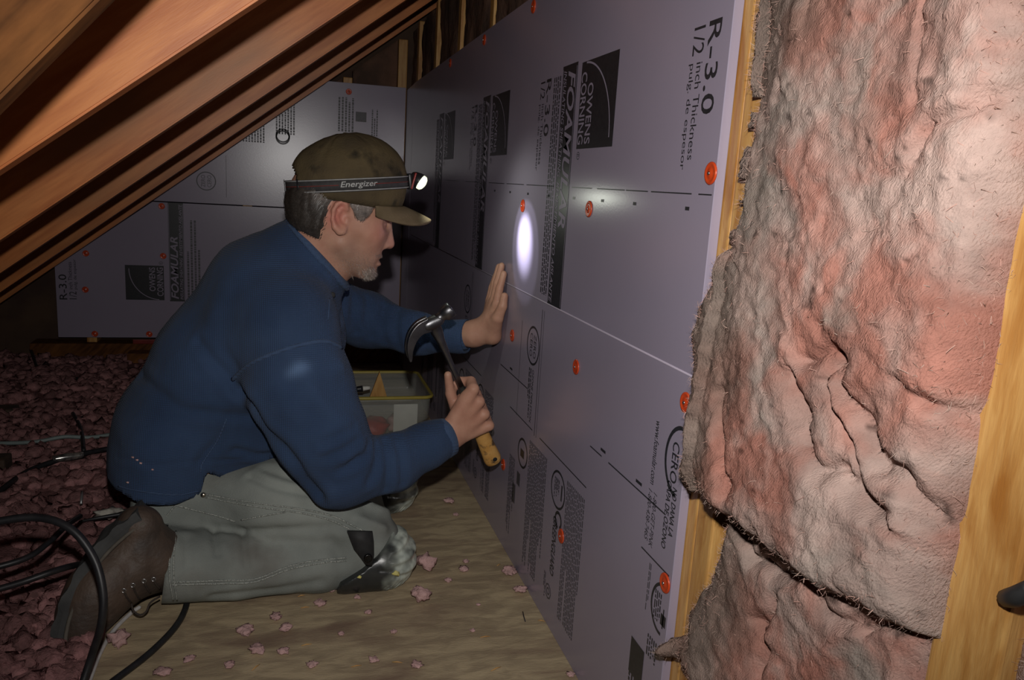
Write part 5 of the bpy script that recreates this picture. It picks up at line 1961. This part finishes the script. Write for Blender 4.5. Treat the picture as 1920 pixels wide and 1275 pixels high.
rings = [cap_ring(648, 377, 10.5, 101, 79), cap_ring(650, 366, 5, 105, 80.5), cap_ring(652, 354, 1, 107, 81), cap_ring(652, 342, -2, 108, 81.5)]
for t in np.linspace(0.10, 0.985, 16):
    hh = 91 * t
    r_ = math.sqrt(1 - t * t)
    rings.append(cap_ring(652 + 1 - 4 * t, 342 - hh, -2 - 2 * t, 108 * r_, 81 * r_))
RV = np.array([p for r in rings for p in r])
RF = []
for k in range(len(rings) - 1):
    for i in range(NA):
        j = (i + 1) % NA
        RF.append((k * NA + i, k * NA + j, (k + 1) * NA + j, (k + 1) * NA + i))
RF.append(tuple((len(rings) - 1) * NA + i for i in range(NA)))
ctr = P(652, 345, HY)
nrm = (RV - ctr)
nrm /= np.linalg.norm(nrm, axis=1)[:, None]
lvl = np.repeat(np.arange(len(rings)), NA)
RV = RV + nrm * (0.0022 * fbm(RV, 22, 3, 5) * np.clip((lvl - 3) / 3, 0, 1))[:, None]
# six panel seams
ang = np.tile(np.linspace(0, 2 * math.pi, NA, endpoint=False), len(rings))
seam_d = np.min([np.abs((ang - a0 + math.pi) % (2 * math.pi) - math.pi) for a0 in np.arange(6) * math.pi / 3 + 0.0], 0)
RV = RV - nrm * (0.0016 * np.exp(-(seam_d / 0.05) ** 2))[:, None]
# arched opening at the back
opn = np.zeros(len(RV), bool)
ob_ = ((np.abs((ang - math.pi + math.pi) % (2 * math.pi) - math.pi) / 0.50) ** 2 + ((lvl - 4.0) / 4.6) ** 2) < 1
opn = ob_ & (lvl >= 4)
RF = [f for f in RF if not any(opn[i] for i in f)]
cap = mesh_obj('cap', RV, RF, MT['cap'], person)
cm = cap.modifiers.new('thickness', 'SOLIDIFY')
cm.thickness = 0.0022
cm.offset = 1
cap['label'] = 'dirty olive brown ball cap'
tv, tf = lathe_data([(0.006, -0.001), (0.006, 0.002), (0.004, 0.004), (0.0001, 0.0045)], P(648, 252.5, HY), (0, 0, 1), 14)
mesh_obj('top_button', tv, tf, MT['cap'], cap)
# hair showing in the back opening
hv_, hf_ = ico(3, 9, 0.05)
quads_obj('hair_tuft', hv_ * np.array([0.045, 0.055, 0.050]) + P(602, 322, HY), hf_, MT['hair'], hair)
color_attr(COL.objects[-1], np.ones((len(hv_), 3)))
# brim: sheet swept forward from the front of the crown, drooping at the sides
nb_u, nb_v = 34, 14
BV = []
U = axes2(652, 366, HY, 5)
fwd = P(808, 389, HY) - P(754, 366, HY)
fl_len = np.linalg.norm(fwd)
fwd /= fl_len
for i in range(nb_u):
    a = -1.12 + 2.24 * i / (nb_u - 1)
    root = P(650, 372, HY) + axes2(650, 372, HY, 9)[0] * 104 * s * math.cos(a) + EY * 81 * s * math.sin(a)
    reach = fl_len * math.sqrt(max(0.0, 1 - abs(a / 1.12) ** 5))
    for j in range(nb_v):
        t = j / (nb_v - 1)
        p = root + fwd * reach * t
        w = (p[1] - HY) / (81 * s)
        p = p + np.array([0, -0.010 * w * t * 0.4, -0.026 * w * w * min(1.0, t * 1.6 + 0.15) - 0.004 * t * t])
        BV.append(p)
BF = []
for i in range(nb_u - 1):
    for j in range(nb_v - 1):
        BF.append((i * nb_v + j, (i + 1) * nb_v + j, (i + 1) * nb_v + j + 1, i * nb_v + j + 1))
br = mesh_obj('brim', BV, BF, MT['brim'], cap)
bmod = br.modifiers.new('thickness', 'SOLIDIFY')
bmod.thickness = 0.0075
bmod.offset = 0
bs_ = br.modifiers.new('soft', 'SUBSURF')
bs_.levels = 1
bs_.render_levels = 1

# ================================================================== headlamp on the cap
MT['band'] = mat('headlamp_elastic', (0.030, 0.028, 0.028), (0.045, 0.042, 0.042), 120, 0.75)
MT['bandline'] = mat('reflective_grey_line', (0.34, 0.34, 0.33), (0.26, 0.26, 0.26), 90, 0.5)
MT['redline'] = mat('red_thread', (0.16, 0.03, 0.025), (0.12, 0.025, 0.02), 90, 0.7)
MT['lampblack'] = mat('lamp_black_plastic', (0.016, 0.016, 0.018), (0.022, 0.022, 0.024), 60, 0.35)
MT['lampred'] = mat('lamp_red_plastic', (0.30, 0.03, 0.022), (0.25, 0.025, 0.02), 60, 0.35)
lamp_c = P(784, 338, HY - 0.004)
spot_t = WL(983, 452)
ldir = spot_t - lamp_c
ldir /= np.linalg.norm(ldir)
vdir = ldir + np.array([-0.05, -0.14, -0.1])
vdir /= np.linalg.norm(vdir)
hl = empty('headlamp', P(768, 350, HY))
props(hl, 'lit headlamp with black and grey elastic strap worn round the cap', 'headlamp')


def band(v0, v1, off, m, name, parent, a_lo=0.0, a_hi=2 * math.pi, n=120):
    V, F = [], []
    for k in range(n + 1):
        a = a_lo + (a_hi - a_lo) * k / n
        for vv in (v0, v1):
            V.append(band_pt(a, vv, off))
    for k in range(n):
        F.append((2 * k, 2 * k + 1, 2 * k + 3, 2 * k + 2))
    o = mesh_obj(name, V, F, m, parent)
    sm_ = o.modifiers.new('thickness', 'SOLIDIFY')
    sm_.thickness = 0.0012
    sm_.offset = 1
    return o


def band_pt(a, vv, off):
    U = axes2(652, 345, HY, -2.5)
    sag = 6.0 * math.cos(a) * 0.0
    return P(652, 345.5, HY) + U[0] * (109.5 + off) * s * math.cos(a) + EY * (83 + off) * s * math.sin(a) + U[1] * (vv + sag) * s


st = band(-11.5, 11.5, 1.0, MT['band'], 'strap', hl)
band(-11.0, -9.0, 2.6, MT['bandline'], 'strap_line', st)
band(8.6, 10.6, 2.6, MT['bandline'], 'strap_line', st)
band(-1.2, 0.4, 2.5, MT['redline'], 'strap_thread', st, math.pi * 1.05, math.pi * 1.44)
band(-1.2, 0.4, 2.5, MT['redline'], 'strap_thread', st, math.pi * 1.60, math.pi * 1.93)
# lettering on the strap, bent round it
V, F, mx = text_data('Energizer', 0.25, 0.008)
TV_ = []
for x, y, z in V:
    a = math.pi * 1.448 + (x / mx[0]) * 0.56 * 1.05
    TV_.append(band_pt(a, 6.5 - (y / mx[1]) * 13.0, 4.0))
mesh_obj('strap_lettering', TV_, F, mat('strap_print', (0.42, 0.42, 0.40), (0.36, 0.36, 0.35), 90, 0.6), st, smooth=False)
# adjuster slide
for aa, ww in ((math.pi * 1.20, 0.035), (math.pi * 1.02, 0.03)):
    band(-13.5, 13.5, 3.2, MT['lampblack'], 'strap_buckle', st, aa, aa + ww, 6)
# housing: bracket on the forehead, tilted lamp head, reflector and lens
bk_ = box_bm((-0.004, -0.020, -0.016), (0.004, 0.020, 0.016), 0.003)
Mb = Matrix.Translation(P(767, 340, HY)) @ Matrix.Rotation(-0.10, 4, 'Y')
bk_.transform(Mb)
bm_obj('bracket', bk_, MT['lampblack'], hl, True)
rb = box_bm((-0.0015, -0.021, -0.017), (0.0022, 0.021, 0.017), 0.0015)
rb.transform(Matrix.Translation(P(773, 339, HY)) @ Matrix.Rotation(0.25, 4, 'Y'))
bm_obj('red_frame', rb, MT['lampred'], hl, True)
v_, f_ = lathe_data([(0.0001, -0.018), (0.008, -0.0175), (0.0125, -0.012), (0.0155, -0.002), (0.0165, 0.004), (0.0160, 0.006), (0.0140, 0.005), (0.008, -0.003), (0.0001, -0.004)], lamp_c, vdir, 28)
hs_ = mesh_obj('lamp_head', v_, f_, MT['lampblack'], hl)
me_ = bpy.data.materials.new('lit_lens')
me_.use_nodes = True
b_ = me_.node_tree.nodes['Principled BSDF']
b_.inputs['Base Color'].default_value = (0.9, 0.95, 0.8, 1)
b_.inputs['Emission Color'].default_value = (0.95, 1.0, 0.70, 1)
b_.inputs['Emission Strength'].default_value = 1.1
v_, f_ = lathe_data([(0.0150, 0.003), (0.0155, 0.008), (0.0148, 0.012), (0.011, 0.0155), (0.005, 0.0175), (0.0001, 0.018)], lamp_c, vdir, 28)
mesh_obj('lens', v_, f_, me_, hs_)


def lamp_light(name, energy, size, blend, col, direction):
    l = bpy.data.lights.new(name, 'SPOT')
    l.energy = energy
    l.spot_size = math.radians(size)
    l.spot_blend = blend
    l.color = col
    l.shadow_soft_size = 0.006
    o = bpy.data.objects.new(name, l)
    COL.objects.link(o)
    d_ = Vector(direction).normalized()
    o.matrix_world = Matrix.Translation(Vector(lamp_c + ldir * 0.030)) @ d_.to_track_quat('-Z', 'Y').to_matrix().to_4x4()
    o.parent = hl
    o.matrix_parent_inverse = parent_inv(hl)


lamp_light('headlamp_beam', 13.0, 34, 1.0, (0.80, 0.82, 1.0), ldir)
lamp_light('headlamp_halo', 0.8, 46, 0.12, (0.85, 0.85, 1.0), ldir)
lamp_light('headlamp_spill', 0.6, 150, 0.6, (0.94, 1.0, 0.86), ldir + np.array([0, 0, -0.25]))

# ================================================================== hammer
MT['steel'] = mat('worn_steel', (0.24, 0.24, 0.25), (0.14, 0.14, 0.15), 30, 0.38, 0.06, 200, metal=1.0)
MT['grip'] = mat('worn_yellow_grip', (0.62, 0.35, 0.11), (0.52, 0.26, 0.06), 40, 0.5, 0.25, 150, c3=(0.10, 0.06, 0.03), scale3=45, lo3=0.56, hi3=0.66)
MT['tape'] = mat('grey_worn_grip_end', (0.075, 0.085, 0.075), (0.05, 0.055, 0.05), 60, 0.6)
hm_ = empty('hammer', GB)
props(hm_, 'claw hammer with steel shaft and worn yellow grip held in the fist', 'hammer')


def hp3(t, f, n=0.0):
    return GA + GD * t + GF * f + GN * n


sh_pts = [(-0.004, 0.0115, 0.007), (0.02, 0.0125, 0.0075), (0.045, 0.0085, 0.0062), (0.09, 0.0062, 0.0052), (0.13, 0.0062, 0.0052), (0.16, 0.007, 0.006)]
V, F = [], []
sg = 14
for t, a, b in sh_pts:
    for i in range(sg):
        th = 2 * math.pi * i / sg
        V.append(hp3(t, a * math.cos(th), b * math.sin(th)))
for k in range(len(sh_pts) - 1):
    for i in range(sg):
        j = (i + 1) % sg
        F.append((k * sg + i, k * sg + j, (k + 1) * sg + j, (k + 1) * sg + i))
F += [tuple(range(sg)), tuple((len(sh_pts) - 1) * sg + i for i in range(sg))]
mesh_obj('shaft', V, F, MT['steel'], hm_)
GL = HLEN
gp = [(0.16, 0.0068, 0.0058), (0.185, 0.0085, 0.008), (0.205, 0.0145, 0.013), (GL - 0.115, 0.0148, 0.0135)]
gp2 = [(GL - 0.115, 0.0155, 0.0140), (GL - 0.08, 0.0165, 0.0145), (GL - 0.04, 0.0182, 0.0155), (GL - 0.012, 0.0200, 0.0165), (GL - 0.002, 0.0185, 0.015), (GL + 0.002, 0.013, 0.010)]
for nm_, lst, m_ in (('grip_sleeve', gp, 'tape'), ('grip', gp2, 'grip')):
    V, F = [], []
    for t, a, b in lst:
        for i in range(20):
            th = 2 * math.pi * i / 20
            V.append(hp3(t, a * math.cos(th), b * math.sin(th)))
    for k in range(len(lst) - 1):
        for i in range(20):
            j = (i + 1) % 20
            F.append((k * 20 + i, k * 20 + j, (k + 1) * 20 + j, (k + 1) * 20 + i))
    F += [tuple(range(20)), tuple((len(lst) - 1) * 20 + i for i in range(20))]
    g_ = mesh_obj(nm_, V, F, MT[m_], hm_)
v_, f_ = lathe_data([(0.0048, 0.0), (0.0052, 0.0012), (0.0040, 0.0016), (0.0001, 0.0008)], hp3(GL - 0.017, 0.003, 0.0158), GN, 14)
mesh_obj('hang_hole', v_, f_, MT['lampblack'], g_)
# head: eye block, neck and striking face towards the wall, two curved claws the other way
he = [rc(hp3(-0.002, -0.012), hp3(-0.002, 0.012), 0.0125, 0.0125, 0.006)]
V, Q = surf(he + [el(hp3(-0.001, -0.004), (0.022, 0.0125, 0.0115), np.array([GF, GD, GN]), 0.006)], 0.0018, pad=0.008)
V = relax(V, Q, 1, 0.4)
hd_ = quads_obj('hammer_head', V, Q, MT['steel'], hm_)
fd = GF * 0.93 - GD * 0.20 - GN * 0.0
fd /= np.linalg.norm(fd)
v_, f_ = lathe_data([(0.0115, 0.006), (0.0105, 0.016), (0.0112, 0.023), (0.0158, 0.027), (0.0162, 0.042), (0.0150, 0.0455), (0.0001, 0.046)], hp3(-0.002, 0.002), fd, 24)
mesh_obj('striking_face', v_, f_, MT['steel'], hm_)
for sg_ in (-1, 1):
    cp_ = spline([hp3(-0.003, -0.008, 0.005 * sg_), hp3(-0.004, -0.028, 0.0065 * sg_), hp3(0.006, -0.048, 0.008 * sg_), hp3(0.026, -0.064, 0.0095 * sg_), hp3(0.050, -0.073, 0.0105 * sg_)], 18)
    tt, nn, bb_ = frames(cp_)
    V, F = [], []
    for k in range(18):
        u = k / 17
        hw, ht = 0.0052 - 0.0008 * u, 0.0150 * (1 - u) ** 0.8 + 0.0022 * u
        w_ = GN
        x_ = np.cross(tt[k], w_)
        x_ /= np.linalg.norm(x_)
        for a, b in ((-1, -1), (1, -1), (1, 1), (-1, 1)):
            V.append(cp_[k] + w_ * a * hw + x_ * b * ht)
    for k in range(17):
        for i in range(4):
            j = (i + 1) % 4
            F.append((4 * k + i, 4 * k + j, 4 * k + 4 + j, 4 * k + 4 + i))
    F += [(3, 2, 1, 0), (68, 69, 70, 71)]
    o = mesh_obj('claw', V, F, MT['steel'], hm_, smooth=False)
    bv = o.modifiers.new('b', 'BEVEL')
    bv.width = 0.0012
    bv.segments = 2

# ================================================================== plastic tub behind the arm
mb = bpy.data.materials.new('clear_tub_plastic')
mb.use_nodes = True
b_ = mb.node_tree.nodes['Principled BSDF']
b_.inputs['Base Color'].default_value = (0.80, 0.82, 0.74, 1)
b_.inputs['Roughness'].default_value = 0.22
b_.inputs['Alpha'].default_value = 0.15
MT['tubrim'] = mat('yellow_rim_plastic', (0.42, 0.33, 0.06), (0.36, 0.28, 0.05), 40, 0.4)
x0, x1, y0, y1, zt = 0.02, 0.425, 2.30, 2.62, 0.165
tub = empty('storage_tub', ((x0 + x1) / 2, (y0 + y1) / 2, 0))
props(tub, 'clear plastic storage tub with yellow rim on the floor behind the bent arm', 'tub')


def rrect(x0, x1, y0, y1, r, n=5):
    out = []
    for cx_, cy_, a0 in ((x1 - r, y1 - r, 0), (x0 + r, y1 - r, 90), (x0 + r, y0 + r, 180), (x1 - r, y0 + r, 270)):
        for k in range(n + 1):
            a = math.radians(a0 + 90 * k / n)
            out.append((cx_ + r * math.cos(a), cy_ + r * math.sin(a)))
    return out


V, F = [], []
levels = [(0.030, 0.002), (0.022, 0.004), (0.012, 0.085), (0.004, 0.088), (0.0, zt)]
for ins_, z in levels:
    V += [(a, b, z) for a, b in rrect(x0 + ins_, x1 - ins_, y0 + ins_, y1 - ins_, 0.03)]
nn_ = 24
for k in range(len(levels) - 1):
    for i in range(nn_):
        j = (i + 1) % nn_
        F.append((k * nn_ + i, k * nn_ + j, (k + 1) * nn_ + j, (k + 1) * nn_ + i))
F.append(tuple(range(nn_ - 1, -1, -1)))
tb = mesh_obj('tub_body', V, F, mb, tub)
sm_ = tb.modifiers.new('t', 'SOLIDIFY')
sm_.thickness = 0.002
rm = [(a, b, zt) for a, b in rrect(x0 - 0.003, x1 + 0.003, y0 - 0.003, y1 + 0.003, 0.03)]
rm.append(rm[0])
rv_, rf_ = tube_data(rm, 0.0055, 8, False)
mesh_obj('tub_rim', rv_, rf_, MT['tubrim'], tub)
# contents
MT['redbag'] = mat('red_plastic_bag', (0.45, 0.035, 0.03), (0.32, 0.03, 0.03), 30, 0.3, 0.3, 60)
hv_, hf_ = ico(3, 4, 0.35)
o = quads_obj('red_bag', hv_ * np.array([0.062, 0.035, 0.034]) + [0.235, 2.375, 0.050], hf_, MT['redbag'])
props(o, 'crumpled red bag of cap nails inside the clear tub', 'bag')
hv_, hf_ = ico(3, 14, 0.35)
o = quads_obj('pale_bag', hv_ * np.array([0.038, 0.035, 0.028]) + [0.345, 2.43, 0.044], hf_, mat('pale_pink_bag', (0.55, 0.36, 0.32), (0.48, 0.3, 0.28), 30, 0.35))
props(o, 'pale pink bag inside the clear tub, right of the red one', 'bag')
bm = bmesh.new()
tri = [bm.verts.new(v) for v in ((0.255, 2.52, 0.10), (0.315, 2.52, 0.10), (0.287, 2.52, 0.192), (0.255, 2.532, 0.10), (0.315, 2.532, 0.10), (0.287, 2.532, 0.192))]
for f in ((0, 1, 2), (5, 4, 3), (0, 3, 4, 1), (1, 4, 5, 2), (2, 5, 3, 0)):
    bm.faces.new([tri[i] for i in f])
o = bm_obj('wood_wedge', bm, MT['stud'])
props(o, 'pointed wooden wedge sticking up in the clear tub', 'wedge')
o = box('paper_sheet', (0.312, 2.330, 0.03), (0.386, 2.332, 0.135), mat('white_paper', (0.62, 0.62, 0.56), (0.55, 0.55, 0.5), 30, 0.7), None, 0.0)
props(o, 'white paper sheet standing against the front of the clear tub', 'paper')
kn = empty('utility_knife', (0.12, 2.40, 0.15))
props(kn, 'white handled knife lying across the top of the clear tub', 'knife')
kv = tube('knife_handle', [(0.07, 2.40, 0.158), (0.13, 2.40, 0.162), (0.20, 2.405, 0.164)], [0.006, 0.009, 0.007], mat('white_plastic', (0.72, 0.72, 0.66), (0.65, 0.65, 0.6), 40, 0.4), kn, 10, 12)
tube('knife_collar', [(0.20, 2.405, 0.164), (0.222, 2.407, 0.166)], [0.0085, 0.010], MT['lampblack'], kn, 10, 4)
tube('knife_end', [(0.222, 2.407, 0.166), (0.245, 2.409, 0.168)], [0.008, 0.006], mat('white_end', (0.75, 0.74, 0.68), (0.7, 0.7, 0.62), 40, 0.4), kn, 10, 4)
